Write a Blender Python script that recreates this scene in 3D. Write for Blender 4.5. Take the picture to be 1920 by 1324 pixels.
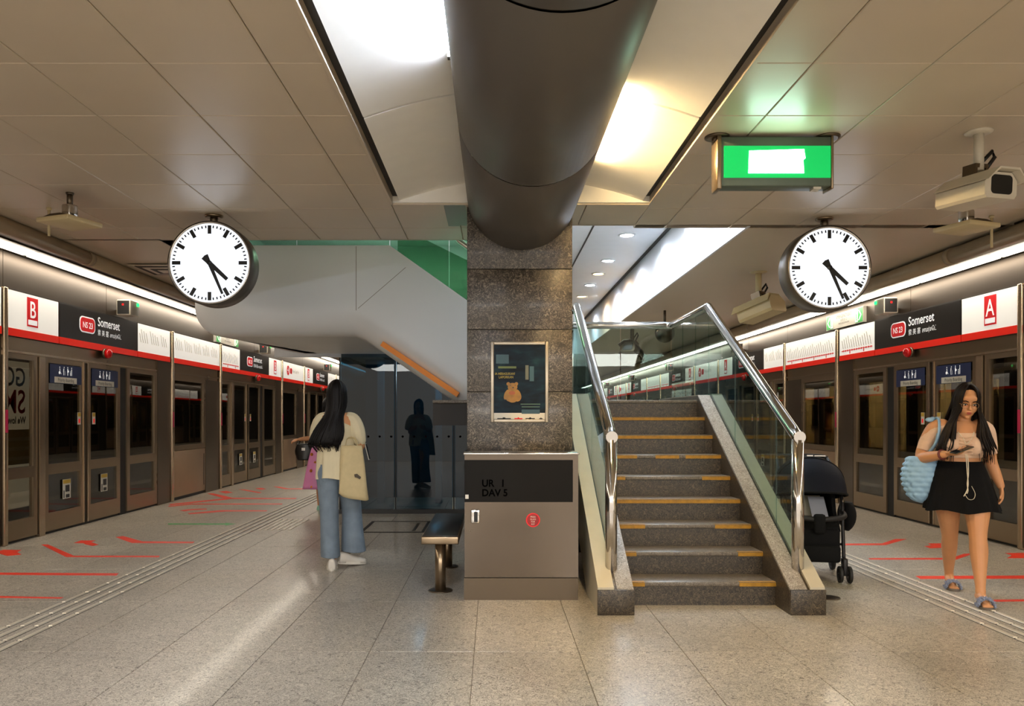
import bpy, bmesh, math, random
import numpy as np
from mathutils import Vector, Matrix
random.seed(7)
for o in list(bpy.data.objects):
    bpy.data.objects.remove(o)
SC = bpy.context.scene
COL = SC.collection
PI = math.pi

# ------------------------------------------------------------------ camera, world, exposure
FPX, UC, VC, EYE = 1450.0, 925.0, 781.0, 1.35
cam_d = bpy.data.cameras.new('camera')
cam = bpy.data.objects.new('camera', cam_d)
COL.objects.link(cam)
cam.location = (0, 0, EYE)
cam.rotation_euler = (PI/2, 0, 0)
cam_d.sensor_width = 36.0
cam_d.lens = 36.0*FPX/1920.0
cam_d.shift_x = (960-UC)/1920.0
cam_d.shift_y = (VC-662)/1920.0
cam_d.clip_end = 200
SC.camera = cam
SC.view_settings.view_transform = 'Standard'
SC.view_settings.look = 'None'
SC.view_settings.gamma = 1.0
SC.view_settings.use_curve_mapping = False
SC.view_settings.exposure = 1.0
W = bpy.data.worlds.new('world')
SC.world = W
W.use_nodes = True
bg = W.node_tree.nodes['Background']
bg.inputs[0].default_value = (1.0, 0.89, 0.76, 1)
bg.inputs[1].default_value = 0.62

def area(name, loc, rot, sx, sy, power, color=(1, 1, 1), spread=None):
    l = bpy.data.lights.new(name, 'AREA')
    l.shape = 'RECTANGLE'; l.size = sx; l.size_y = sy
    l.energy = power; l.color = color
    if spread: l.spread = spread
    o = bpy.data.objects.new(name, l)
    o.location = loc; o.rotation_euler = rot
    COL.objects.link(o)
    return o

def point(name, loc, power, color=(1, 1, 1), r=0.05):
    l = bpy.data.lights.new(name, 'POINT')
    l.energy = power; l.color = color; l.shadow_soft_size = r
    o = bpy.data.objects.new(name, l); o.location = loc
    COL.objects.link(o)
    return o

def spot(name, loc, power, color=(1, 1, 1), ang=100, blend=0.6, r=0.05, rot=(0, 0, 0)):
    l = bpy.data.lights.new(name, 'SPOT')
    l.energy = power; l.color = color; l.shadow_soft_size = r
    l.spot_size = math.radians(ang); l.spot_blend = blend
    o = bpy.data.objects.new(name, l); o.location = loc; o.rotation_euler = rot
    COL.objects.link(o)
    return o

WARM = (1.0, 0.80, 0.56)
NEUT = (1.0, 0.95, 0.88)
COOL = (0.72, 0.86, 1.0)
XL, XR, ZC = -5.15, 5.42, 3.05
CX = 0.22                                   # tube / coffer centre line
# broad fill panels added behind the camera in place of unseen hall lamps
for x in (-2.6, 3.0):
    area('hall_fill', (x, -4.6, ZC-0.03), (0, 0, 0), 3.4, 5.0, 380, NEUT)

# ------------------------------------------------------------------ materials
def lin(c):
    if isinstance(c, str):
        c = tuple(int(c[i:i+2], 16)/255 for i in (0, 2, 4))
    return tuple((v/12.92 if v <= 0.04045 else ((v+0.055)/1.055)**2.4) for v in c)

def mat(name, col, rough=0.5, metal=0.0, var=0.06, scale=6.0, bump=0.0, bscale=60.0, emit=0.0,
        stretch=(1, 1, 1), rvar=0.0, coat=0.0, spec=0.5, ecol=None, sheen=0.0):
    m = bpy.data.materials.new(name); m.use_nodes = True
    nt = m.node_tree; N = nt.nodes; L = nt.links
    b = N['Principled BSDF']
    c = lin(col)
    tc = N.new('ShaderNodeTexCoord'); mp = N.new('ShaderNodeMapping')
    mp.inputs['Scale'].default_value = stretch
    L.new(tc.outputs['Object'], mp.inputs[0])
    nz = N.new('ShaderNodeTexNoise'); nz.inputs['Scale'].default_value = scale; nz.inputs['Detail'].default_value = 4
    L.new(mp.outputs[0], nz.inputs['Vector'])
    r = N.new('ShaderNodeValToRGB')
    r.color_ramp.elements[0].position = 0.3; r.color_ramp.elements[1].position = 0.7
    r.color_ramp.elements[0].color = (*[v*(1-var) for v in c], 1)
    r.color_ramp.elements[1].color = (*[min(1, v*(1+var)) for v in c], 1)
    L.new(nz.outputs['Fac'], r.inputs[0])
    L.new(r.outputs[0], b.inputs['Base Color'])
    b.inputs['Roughness'].default_value = rough
    b.inputs['Metallic'].default_value = metal
    b.inputs['Specular IOR Level'].default_value = spec
    b.inputs['Coat Weight'].default_value = coat
    if sheen: b.inputs['Sheen Weight'].default_value = sheen
    if rvar:
        mr = N.new('ShaderNodeMapRange')
        mr.inputs['To Min'].default_value = max(0, rough-rvar); mr.inputs['To Max'].default_value = rough+rvar
        L.new(nz.outputs['Fac'], mr.inputs['Value']); L.new(mr.outputs[0], b.inputs['Roughness'])
    if bump:
        n2 = N.new('ShaderNodeTexNoise'); n2.inputs['Scale'].default_value = bscale; n2.inputs['Detail'].default_value = 3
        L.new(mp.outputs[0], n2.inputs['Vector'])
        bp = N.new('ShaderNodeBump'); bp.inputs['Strength'].default_value = bump; bp.inputs['Distance'].default_value = 0.01
        L.new(n2.outputs['Fac'], bp.inputs['Height']); L.new(bp.outputs[0], b.inputs['Normal'])
    if emit:
        e = lin(ecol) if ecol else c
        b.inputs['Emission Color'].default_value = (*e, 1); b.inputs['Emission Strength'].default_value = emit
    return m

def granite(name, base, dark, light, scale, rough, coat=0.0, rvar=0.05, amt=(0.33, 0.5, 0.68), cloud=0.12, dist=2.2):
    """speckled stone with elongated crystals, in world coordinates"""
    m = bpy.data.materials.new(name); m.use_nodes = True
    nt = m.node_tree; N = nt.nodes; L = nt.links
    b = N['Principled BSDF']
    g = N.new('ShaderNodeNewGeometry')
    wz = N.new('ShaderNodeTexNoise'); wz.inputs['Scale'].default_value = scale*0.45; wz.inputs['Detail'].default_value = 2
    L.new(g.outputs['Position'], wz.inputs['Vector'])
    mx = N.new('ShaderNodeMix'); mx.data_type = 'VECTOR'
    mx.inputs['Factor'].default_value = 0.10
    L.new(g.outputs['Position'], mx.inputs[4]); L.new(wz.outputs['Color'], mx.inputs[5])
    n1 = N.new('ShaderNodeTexNoise'); n1.inputs['Scale'].default_value = scale; n1.inputs['Detail'].default_value = 3
    n1.inputs['Roughness'].default_value = 0.5; n1.inputs['Distortion'].default_value = dist
    L.new(mx.outputs[1], n1.inputs['Vector'])
    r = N.new('ShaderNodeValToRGB')
    E = r.color_ramp.elements
    E[0].position = amt[0]; E[0].color = (*lin(dark), 1)
    E[1].position = amt[2]; E[1].color = (*lin(light), 1)
    e = E.new(amt[1]); e.color = (*lin(base), 1)
    L.new(n1.outputs['Fac'], r.inputs[0])
    n2 = N.new('ShaderNodeTexNoise'); n2.inputs['Scale'].default_value = 1.3; n2.inputs['Detail'].default_value = 5
    L.new(g.outputs['Position'], n2.inputs['Vector'])
    mr = N.new('ShaderNodeMapRange'); mr.inputs['From Min'].default_value = 0.3; mr.inputs['From Max'].default_value = 0.7
    mr.inputs['To Min'].default_value = 1-cloud; mr.inputs['To Max'].default_value = 1+cloud
    L.new(n2.outputs['Fac'], mr.inputs['Value'])
    oi = N.new('ShaderNodeObjectInfo')
    m2 = N.new('ShaderNodeMapRange'); m2.inputs['To Min'].default_value = 0.95; m2.inputs['To Max'].default_value = 1.05
    L.new(oi.outputs['Random'], m2.inputs['Value'])
    mu = N.new('ShaderNodeMath'); mu.operation = 'MULTIPLY'
    L.new(mr.outputs[0], mu.inputs[0]); L.new(m2.outputs[0], mu.inputs[1])
    vm = N.new('ShaderNodeVectorMath'); vm.operation = 'SCALE'
    L.new(r.outputs[0], vm.inputs[0]); L.new(mu.outputs[0], vm.inputs['Scale'])
    L.new(vm.outputs[0], b.inputs['Base Color'])
    rr = N.new('ShaderNodeMapRange'); rr.inputs['To Min'].default_value = rough-rvar; rr.inputs['To Max'].default_value = rough+rvar
    L.new(n2.outputs['Fac'], rr.inputs['Value']); L.new(rr.outputs[0], b.inputs['Roughness'])
    b.inputs['Coat Weight'].default_value = coat; b.inputs['Coat Roughness'].default_value = 0.1
    bp = N.new('ShaderNodeBump'); bp.inputs['Strength'].default_value = 0.06; bp.inputs['Distance'].default_value = 0.004
    L.new(n1.outputs['Fac'], bp.inputs['Height']); L.new(bp.outputs[0], b.inputs['Normal'])
    return m

def glass(name, tint, rough=0.0, refl=1.0, ior=1.5):
    m = bpy.data.materials.new(name); m.use_nodes = True
    nt = m.node_tree; N = nt.nodes; L = nt.links
    N.remove(N['Principled BSDF'])
    out = N['Material Output']
    t = N.new('ShaderNodeBsdfTransparent'); t.inputs[0].default_value = (*lin(tint), 1)
    gl = N.new('ShaderNodeBsdfGlossy'); gl.inputs['Roughness'].default_value = rough
    tc = N.new('ShaderNodeTexCoord'); nz = N.new('ShaderNodeTexNoise'); nz.inputs['Scale'].default_value = 1.5
    L.new(tc.outputs['Object'], nz.inputs['Vector'])
    bp = N.new('ShaderNodeBump'); bp.inputs['Strength'].default_value = 0.02; bp.inputs['Distance'].default_value = 0.02
    L.new(nz.outputs['Fac'], bp.inputs['Height']); L.new(bp.outputs[0], gl.inputs['Normal'])
    f = N.new('ShaderNodeFresnel')
    ge = N.new('ShaderNodeNewGeometry'); mi = N.new('ShaderNodeMapRange')      # same reflectance at both faces of the pane
    mi.inputs['To Min'].default_value = ior; mi.inputs['To Max'].default_value = 1/ior
    L.new(ge.outputs['Backfacing'], mi.inputs['Value']); L.new(mi.outputs[0], f.inputs[0])
    mu = N.new('ShaderNodeMath'); mu.operation = 'MULTIPLY'; mu.inputs[1].default_value = refl
    L.new(f.outputs[0], mu.inputs[0])
    mx = N.new('ShaderNodeMixShader')
    L.new(mu.outputs[0], mx.inputs[0]); L.new(t.outputs[0], mx.inputs[1]); L.new(gl.outputs[0], mx.inputs[2])
    L.new(mx.outputs[0], out.inputs[0])
    return m

M = {}
M['floor'] = granite('floor_granite', 'a0978a', '5c5347', 'c8c0b0', 44, 0.34, coat=0.15, rvar=0.07, amt=(0.36, 0.47, 0.62), dist=3.0)
M['grout'] = mat('floor_grout', '6c6254', 0.7)
M['pillar'] = granite('pillar_granite', '463e35', '26211c', '8a7f6f', 34, 0.34, coat=0.12, amt=(0.36, 0.5, 0.66), dist=3.0)
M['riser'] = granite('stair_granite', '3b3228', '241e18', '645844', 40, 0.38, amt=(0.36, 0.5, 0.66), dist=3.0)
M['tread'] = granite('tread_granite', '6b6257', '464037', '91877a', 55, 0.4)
M['kerb'] = granite('kerb_granite', '8e8578', '5f574d', 'bcb4a8', 60, 0.35)
M['dark'] = mat('dark_void', '0c0b0a', 0.8)
M['track'] = mat('track_wall', '2c2824', 0.8)
M['steel'] = mat('brushed_steel', '97846c', 0.28, 0.92, var=0.04, scale=1.0, rvar=0.02)
M['steel_dk'] = mat('dark_steel', '6a5e50', 0.33, 0.9, var=0.04, scale=1.0, rvar=0.02)
M['facade'] = mat('fascia_steel', '4e443a', 0.36, 0.75, var=0.04, scale=0.8, rvar=0.0)
M['post'] = mat('post_steel', 'b5a086', 0.24, 0.92, var=0.04, scale=1.0)  # paler than the frame steel, standing for light caught on posts and edges
M['panel'] = mat('kick_panel_steel', 'a98f74', 0.42, 0.8, var=0.06, scale=3, rvar=0.05)
M['chrome'] = mat('polished_steel', 'c9c4be', 0.12, 1.0, var=0.03)
M['cab'] = mat('cabinet_steel', '74695e', 0.18, 0.92, var=0.06, scale=2.5, rvar=0.06, bump=0.03, bscale=5)
M['ceil'] = mat('ceiling_panel', 'c7b8a2', 0.36, 0.0, var=0.03, scale=2, rvar=0.05, spec=0.6)
M['ceil_hi'] = mat('upper_ceiling', 'd8dade', 0.4, 0.0, var=0.02)
M['vault'] = mat('vault_panel', 'f4f0e6', 0.45, 0.0, var=0.02)
M['tube'] = mat('tube_paint', '57514a', 0.42, 0.1, var=0.03, scale=2, rvar=0.03)
M['black'] = mat('black_paint', '121110', 0.4)
M['rubber'] = mat('black_rubber', '1a1817', 0.6)
M['gasket'] = mat('dark_gasket', '2a2622', 0.6)
M['pipe'] = mat('duct_pipe', 'a08c70', 0.4, 0.1)
M['white'] = mat('white_clad', 'e4e8ea', 0.4, 0.0, var=0.015, scale=1.5)
M['orange'] = mat('orange_strip', 'f08a12', 0.45)
M['yellow'] = mat('yellow_nosing', 'a87a14', 0.5, var=0.2, scale=30)
M['cream'] = mat('cream_plate', 'c6bda6', 0.4, 0.1, var=0.04)
M['red'] = mat('red_marking', 'e8300f', 0.42, var=0.08, scale=12)
M['green'] = mat('green_marking', '2f9a48', 0.45)
M['bar'] = mat('tactile_steel', 'd9d0be', 0.3, 0.35)
M['signwhite'] = mat('lit_sign_white', 'f0eee8', 0.4, emit=0.22, ecol='f6f2ea', var=0.01)
M['signblack'] = mat('sign_black', '1d1b1b', 0.32)
M['signred'] = mat('sign_red', 'e8200c', 0.4, emit=0.12, ecol='f0200a', var=0.02)
M['badge'] = mat('badge_red', 'd8141c', 0.4, emit=0.10, ecol='e0141c')
M['print_w'] = mat('print_white', 'f4f4f2', 0.4, emit=0.2, ecol='ffffff')
M['print_k'] = mat('print_grey', '8b8782', 0.5)
M['print_dk'] = mat('print_dark', '2a2a2c', 0.5)
M['glassdk'] = glass('screen_door_glass', 'c8c2b4')
M['glass'] = glass('clear_balustrade_glass', 'dcebe8')
M['glassgr'] = glass('green_glass', 'b2d2be')
M['glassbl'] = glass('dark_blue_glass', '7d9ca8', refl=0.9)
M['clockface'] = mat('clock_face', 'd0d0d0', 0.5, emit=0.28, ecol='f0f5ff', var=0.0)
M['case'] = mat('clock_case', '56504a', 0.35, 0.3)
M['hand'] = mat('clock_ink', '141618', 0.5)
M['striplamp'] = mat('fluorescent_strip', 'ffffff', 0.4, emit=9.5, ecol='fff2de', var=0.0)
M['exitgreen'] = mat('exit_green', '00a050', 0.4, emit=0.42, ecol='00c45c', var=0.0)
M['exitwhite'] = mat('exit_white', 'ffffff', 0.4, emit=6.0, ecol='c0ffe0', var=0.0)
M['exitbox'] = mat('exit_case', '5d6a5e', 0.4, 0.3)
M['lampw'] = mat('downlight_cool', 'ffffff', 0.4, emit=14, ecol='eef4ff', var=0.0)
M['lampy'] = mat('downlight_warm', 'ffffff', 0.4, emit=8, ecol='ffc070', var=0.0)
M['plastic'] = mat('cream_plastic', 'cbb98f', 0.45)
M['camwhite'] = mat('camera_housing', 'cfc6b4', 0.4)
M['blue'] = mat('sticker_blue', '1a2a55', 0.4)
M['stickery'] = mat('sticker_yellow', 'c9a63a', 0.5)
M['stickerw'] = mat('sticker_white', 'd8d2c4', 0.5)
M['pink'] = mat('pink_strip', 'c02050', 0.5)
M['ledg'] = mat('led_green', '10d050', 0.4, emit=3.0, ecol='10e050')
M['dome'] = mat('red_dome', 'b01010', 0.2, emit=0.03, ecol='ff1010')
M['ledr'] = mat('led_red', 'c01010', 0.3, emit=0.25, ecol='ff1010')

# ------------------------------------------------------------------ mesh builder
class MB:
    def __init__(s):
        s.v = []; s.f = []; s.sm = []; s.mi = []; s.cur = 0
    def add(s, verts, faces, smooth=False):
        b = len(s.v)
        s.v += [tuple(p) for p in verts]
        s.f += [tuple(i+b for i in f) for f in faces]
        s.sm += [smooth]*len(faces); s.mi += [s.cur]*len(faces)
        return s
    def box(s, a, b):
        x0, x1 = sorted((a[0], b[0])); y0, y1 = sorted((a[1], b[1])); z0, z1 = sorted((a[2], b[2]))
        v = [(x0, y0, z0), (x1, y0, z0), (x1, y1, z0), (x0, y1, z0), (x0, y0, z1), (x1, y0, z1), (x1, y1, z1), (x0, y1, z1)]
        return s.add(v, [(0, 3, 2, 1), (4, 5, 6, 7), (0, 1, 5, 4), (1, 2, 6, 5), (2, 3, 7, 6), (3, 0, 4, 7)])
    def bbox(s, a, b, r=0.01):
        """box with chamfered long edges"""
        x0, x1 = sorted((a[0], b[0])); y0, y1 = sorted((a[1], b[1])); z0, z1 = sorted((a[2], b[2]))
        bm = bmesh.new(); bmesh.ops.create_cube(bm, size=1)
        for v in bm.verts:
            v.co = ((v.co.x+.5)*(x1-x0)+x0, (v.co.y+.5)*(y1-y0)+y0, (v.co.z+.5)*(z1-z0)+z0)
        r = min(r, 0.45*min(x1-x0, y1-y0, z1-z0))
        bmesh.ops.bevel(bm, geom=bm.edges[:], offset=r, segments=2, affect='EDGES', profile=0.5)
        s.bm(bm, True)
        return s
    def bm(s, bm, smooth=False, mtx=None):
        bm.verts.index_update()
        vs = [((mtx @ v.co) if mtx else v.co)[:] for v in bm.verts]
        s.add(vs, [[v.index for v in f.verts] for f in bm.faces], smooth)
        bm.free(); return s
    def tube(s, pts, r, n=12, cap=True, flat=None, closed=False):
        """tube through points; r number or list; flat = (rx scale, rz scale) not used for straight ones"""
        pts = [Vector(p) for p in pts]; k = len(pts)
        rr = r if isinstance(r, (list, tuple)) else [r]*k
        rings = []; up = None
        for i, p in enumerate(pts):
            if closed: d = pts[(i+1) % k]-pts[i-1]
            else: d = pts[min(i+1, k-1)]-pts[max(i-1, 0)]
            d = d.normalized() if d.length > 1e-9 else Vector((0, 0, 1))
            if up is None:
                a = Vector((0, 0, 1)) if abs(d.z) < 0.9 else Vector((1, 0, 0))
                up = (a-d*a.dot(d)).normalized()
            else:
                up = up-d*up.dot(d)
                up = up.normalized() if up.length > 1e-6 else d.orthogonal().normalized()
            sd = d.cross(up)
            ri = rr[i]
            ra, rb = ri if isinstance(ri, tuple) else (ri, ri)
            rings.append([p+up*(rb*math.sin(2*PI*j/n))+sd*(ra*math.cos(2*PI*j/n)) for j in range(n)])
        v = [q for ring in rings for q in ring]
        f = []
        rng = range(k) if closed else range(k-1)
        for i in rng:
            for j in range(n):
                a = i*n+j; b_ = i*n+(j+1) % n
                i2 = (i+1) % k
                f.append((a, b_, i2*n+(j+1) % n, i2*n+j))
        s.add(v, f, True)
        if cap and not closed:
            b0 = len(s.v)-len(v)
            s.f.append(tuple(b0+j for j in reversed(range(n)))); s.sm.append(False); s.mi.append(s.cur)
            s.f.append(tuple(b0+(k-1)*n+j for j in range(n))); s.sm.append(False); s.mi.append(s.cur)
        return s
    def prism(s, poly, axis, a, b, smooth=False):
        """polygon (2-D points) extruded along axis 'x','y','z' from a to b; 2-D order: x->(y,z), y->(x,z), z->(x,y)"""
        def mk(p, t):
            return {'x': (t, p[0], p[1]), 'y': (p[0], t, p[1]), 'z': (p[0], p[1], t)}[axis]
        n = len(poly)
        v = [mk(p, a) for p in poly]+[mk(p, b) for p in poly]
        f = [tuple(range(n-1, -1, -1)), tuple(range(n, 2*n))]
        s.add(v, f)
        s.add(v, [(i, (i+1) % n, n+(i+1) % n, n+i) for i in range(n)], smooth)
        return s
    def lathe(s, prof, c, axis='z', n=32, smooth=True, cap=True):
        """profile [(radius, height)] turned around axis through c"""
        v = []; k = len(prof)
        for (r, h) in prof:
            for j in range(n):
                a = 2*PI*j/n; p, q = r*math.cos(a), r*math.sin(a)
                v.append({'z': (c[0]+p, c[1]+q, c[2]+h), 'y': (c[0]+p, c[1]+h, c[2]+q), 'x': (c[0]+h, c[1]+p, c[2]+q)}[axis])
        f = []
        for i in range(k-1):
            for j in range(n):
                f.append((i*n+j, i*n+(j+1) % n, (i+1)*n+(j+1) % n, (i+1)*n+j))
        s.add(v, f, smooth)
        b0 = len(s.v)-len(v)
        if not cap: return s
        for (i, fl) in ((0, True), (k-1, False)):
            if prof[i][0] > 1e-5:
                idx = [b0+i*n+j for j in range(n)]
                s.f.append(tuple(reversed(idx) if fl else idx)); s.sm.append(False); s.mi.append(s.cur)
        return s
    def ell(s, c, r, rot=None, seg=16, ring=10):
        v = []; f = []
        for i in range(ring+1):
            th = PI*i/ring
            for j in range(seg):
                ph = 2*PI*j/seg
                p = Vector((r[0]*math.sin(th)*math.cos(ph), r[1]*math.sin(th)*math.sin(ph), r[2]*math.cos(th)))
                if rot: p = rot @ p
                v.append((c[0]+p.x, c[1]+p.y, c[2]+p.z))
        for i in range(ring):
            for j in range(seg):
                f.append((i*seg+j, (i+1)*seg+j, (i+1)*seg+(j+1) % seg, i*seg+(j+1) % seg))
        return s.add(v, f, True)
    def loft(s, rings, cap=True, smooth=True, closed=True):
        n = len(rings[0]); v = [p for r in rings for p in r]; f = []
        m = n if closed else n-1
        for i in range(len(rings)-1):
            for j in range(m):
                f.append((i*n+j, i*n+(j+1) % n, (i+1)*n+(j+1) % n, (i+1)*n+j))
        s.add(v, f, smooth)
        if cap and closed:
            b0 = len(s.v)-len(v)
            for idx in ([b0+j for j in reversed(range(n))], [b0+(len(rings)-1)*n+j for j in range(n)]):
                s.f.append(tuple(idx)); s.sm.append(False); s.mi.append(s.cur)
        return s
    def build(s, name, mats, parent=None, fix=False):
        me = bpy.data.meshes.new(name)
        off = Vector((0, 0, 0))
        p = parent
        while p is not None:
            off += p.location; p = p.parent
        me.from_pydata([(a-off.x, b-off.y, c-off.z) for a, b, c in s.v], [], s.f)
        if not isinstance(mats, (list, tuple)): mats = [mats]
        for m in mats: me.materials.append(m)
        me.polygons.foreach_set('use_smooth', s.sm)
        if len(mats) > 1: me.polygons.foreach_set('material_index', s.mi)
        me.update()
        if fix:
            bm = bmesh.new(); bm.from_mesh(me); bmesh.ops.recalc_face_normals(bm, faces=bm.faces[:]); bm.to_mesh(me); bm.free()
        o = bpy.data.objects.new(name, me)
        COL.objects.link(o)
        o.parent = parent
        return o

def tag(o, label=None, cat=None, group=None, kind=None):
    if label: o['label'] = label
    if cat: o['category'] = cat
    if group: o['group'] = group
    if kind: o['kind'] = kind
    return o

def thing(name, label, cat, loc=(0, 0, 0), group=None):
    o = bpy.data.objects.new(name, None)
    o.empty_display_size = 0.1
    COL.objects.link(o); o.location = loc
    return tag(o, label, cat, group)

KIDS = {}
def kids(o):
    return [c for c in bpy.data.objects if c.parent == o]
def copy_tree(o, parent=None):
    c = o.copy(); COL.objects.link(c); c.parent = parent
    for ch in kids(o): copy_tree(ch, c)
    return c

def fl(u, v, z=0.0):
    """photograph pixel of something standing on the level z -> place in the hall"""
    y = (EYE-z)*FPX/(v-VC)
    return ((u-UC)/FPX*y, y, z)

TXT = {}
def text(name, s, size, m, parent, org, xd, up, align='LEFT', sx=1.0, depth=0.002, bold=0.0):
    """flat lettering built at org, reading along xd, with thickness towards xd x up"""
    cu = bpy.data.curves.new('t', 'FONT'); cu.body = s; cu.size = size
    cu.align_x = align; cu.extrude = 0.0; cu.offset = bold; cu.resolution_u = 3
    ob = bpy.data.objects.new('t', cu); COL.objects.link(ob)
    dg = bpy.context.evaluated_depsgraph_get()
    me = bpy.data.meshes.new_from_object(ob.evaluated_get(dg))
    bpy.data.objects.remove(ob); bpy.data.curves.remove(cu)
    xd = Vector(xd); up = Vector(up); nr = xd.cross(up)
    org = Vector(org)
    b = MB()
    vs = [org+xd*(v.co.x*sx)+up*v.co.y+nr*depth for v in me.vertices]
    b.add(vs, [tuple(p.vertices) for p in me.polygons])
    bpy.data.meshes.remove(me)
    return b.build(name, m, parent)
# ================================================================== FLOOR
YEND = 46.0
fb = MB(); fb.box((XL-0.6, -2.0, -0.3), (XR+0.4, YEND, -0.006))
floor = tag(fb.build('floor', M['grout']), 'grey-beige speckled granite platform floor', None, kind='structure')
xs = [XL]+[-0.11-0.6*k for k in range(8, -10, -1) if XL+0.05 < -0.11-0.6*k < XR-0.05]+[XR]
ys = [0.84+1.2*i for i in range(-2, 13)]
TILE = {}
def tile_mesh(name, w, h, m, gap=0.003, t=0.02, bev=0.002):
    key = (name, round(w, 3), round(h, 3))
    if key not in TILE:
        a, b_ = w/2-gap/2, h/2-gap/2
        v = []
        for (i, z) in ((0, -t), (0, -bev), (bev, 0)):
            v += [(-a+i, -b_+i, z), (a-i, -b_+i, z), (a-i, b_-i, z), (-a+i, b_-i, z)]
        f = [(8, 9, 10, 11)]
        for k in (0, 4):
            for j in range(4):
                f.append((k+j, k+(j+1) % 4, k+4+(j+1) % 4, k+4+j))
        me = bpy.data.meshes.new(name); me.from_pydata(v, [], f); me.materials.append(m); me.update()
        TILE[key] = me
    return TILE[key]
def put(name, me, parent, loc):
    o = bpy.data.objects.new(name, me); COL.objects.link(o); o.parent = parent; o.location = loc
    return o
for i in range(len(xs)-1):
    for j in range(len(ys)-1):
        w, h = xs[i+1]-xs[i], ys[j+1]-ys[j]
        put('floor_tile', tile_mesh('floor_tile', w, h, M['floor']), floor, ((xs[i]+xs[i+1])/2, (ys[j]+ys[j+1])/2, 0))
far = MB()
yy = ys[-1]
while yy < YEND:
    for i in range(len(xs)-1):
        far.box((xs[i]+0.002, yy+0.002, -0.02), (xs[i+1]-0.002, yy+1.198, 0))
    yy += 1.2
tag(far.build('floor_tile_far', M['floor'], floor), kind='stuff')

# ================================================================== CEILING
cb = MB()
cb.box((-4.3, -2, ZC+0.02), (-0.84, 7.43, ZC+0.12)); cb.box((1.28, -2, ZC+0.02), (4.7, 6.86, ZC+0.12))
cb.box((-0.84, 6.2, ZC+0.02), (CX, 7.43, ZC+0.12)); cb.box((CX, 6.2, ZC+0.02), (1.28, 6.86, ZC+0.12))
cb.box((-4.3, 7.43, ZC), (-3.2, YEND, ZC+0.12)); cb.box((2.3, 6.86, ZC), (4.7, YEND, ZC+0.12))
ceiling = tag(cb.build('ceiling', M['ceil']), 'beige metal panel ceiling', None, kind='structure')
def tiles(xs_, ys_):
    for i in range(len(xs_)-1):
        for j in range(len(ys_)-1):
            w, h = xs_[i+1]-xs_[i], ys_[j+1]-ys_[j]
            key = ('ceil', round(w, 3), round(h, 3))
            if key not in TILE:
                a, b_, g, t = w/2-0.0025, h/2-0.0025, 0.004, 0.03
                v = []
                for (k, z) in ((0, t), (0, g), (g, 0)):
                    v += [(-a+k, -b_+k, z), (a-k, -b_+k, z), (a-k, b_-k, z), (-a+k, b_-k, z)]
                f = [(11, 10, 9, 8)]
                for k in (0, 4):
                    for q in range(4):
                        f.append((k+4+q, k+4+(q+1) % 4, k+(q+1) % 4, k+q))
                me = bpy.data.meshes.new('ceiling_tile'); me.from_pydata(v, [], f); me.materials.append(M['ceil']); me.update()
                TILE[key] = me
            put('ceiling_tile', TILE[key], ceiling, ((xs_[i]+xs_[i+1])/2, (ys_[j]+ys_[j+1])/2, ZC))
cy = [5.02+0.65*k for k in range(-9, 4)]
tiles([-4.22, -3.985, -3.40, -2.82, -2.24, -1.66, -1.08, -0.82], cy+[7.45])
tiles([1.26, 1.54, 2.12, 2.70, 3.28, 3.86, 4.58], cy+[6.88])
tiles([-0.82, -0.29, CX], [6.18, 6.97, 7.45]); tiles([CX, 0.75, 1.26], [6.18, 6.88])
# trims of the coffer and of the ceiling ends
tb = MB(); tb.box((-0.82, -2, ZC-0.012), (-0.80, 6.18, ZC+0.05)); tb.box((1.24, -2, ZC-0.012), (1.26, 6.18, ZC+0.05))
tb.box((-0.82, 6.165, ZC-0.012), (1.26, 6.18, ZC+0.05))
tb.build('coffer_trim', M['ceil'], ceiling)
db = MB(); db.box((-0.80, -2, ZC+0.05), (-0.742, 6.165, ZC+0.06)); db.box((1.182, -2, ZC+0.05), (1.24, 6.165, ZC+0.06))
db.build('shadow_gap', M['gasket'], ceiling)
eb = MB(); eb.box((-4.3, 7.43, ZC), (CX, 7.46, 3.8)); eb.box((CX, 6.86, ZC), (2.3, 6.89, 3.8))
eb.build('ceiling_edge', M['ceil'], ceiling)
eb = MB(); eb.box((-0.30, 6.19, ZC-0.006), (-0.225, 6.86, ZC)); eb.box((-0.40, 6.19, ZC-0.003), (-0.30, 6.9, ZC))
eb.build('flashing', M['steel_dk'], ceiling)
# vault of the coffer: pairs of curved panels beside the tube
def vz(x): return 3.065+0.17*(1-((x-CX)/0.96)**2)
vy = [-1.3, 0.62, 2.53, 4.44, 6.16]
for (a, b_) in ((-0.745, -0.15), (1.185, 0.59)):
    for j in range(4):
        mb = MB(); n = 14
        px = [a+(b_-a)*i/n for i in range(n+1)]
        y0, y1 = vy[j]+0.012, vy[j+1]-0.012
        rings = [[(x, y0, vz(x)), (x, y1, vz(x)), (x, y1, vz(x)+0.02), (x, y0, vz(x)+0.02)] for x in px]
        mb.loft(rings, smooth=False)
        o = mb.build('vault_panel', M['vault'], ceiling, fix=True)
    for j in (1, 2, 3):
        mb = MB(); px = [a+(b_-a)*i/14 for i in range(15)]
        mb.loft([[(x, vy[j]-0.0125, vz(x)+0.012), (x, vy[j]+0.0125, vz(x)+0.012), (x, vy[j]+0.0125, vz(x)+0.03), (x, vy[j]-0.0125, vz(x)+0.03)] for x in px], smooth=False)
        mb.build('vault_seam', M['gasket'], ceiling, fix=True)
px = [-0.80+2.04*i/30 for i in range(31)]
mb = MB(); mb.prism([(x, vz(x)-0.004 if 0 < i < 30 else ZC) for i, x in enumerate(px)][::-1]+[(-0.80, 3.3), (1.24, 3.3)], 'y', 6.14, 6.16)
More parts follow.
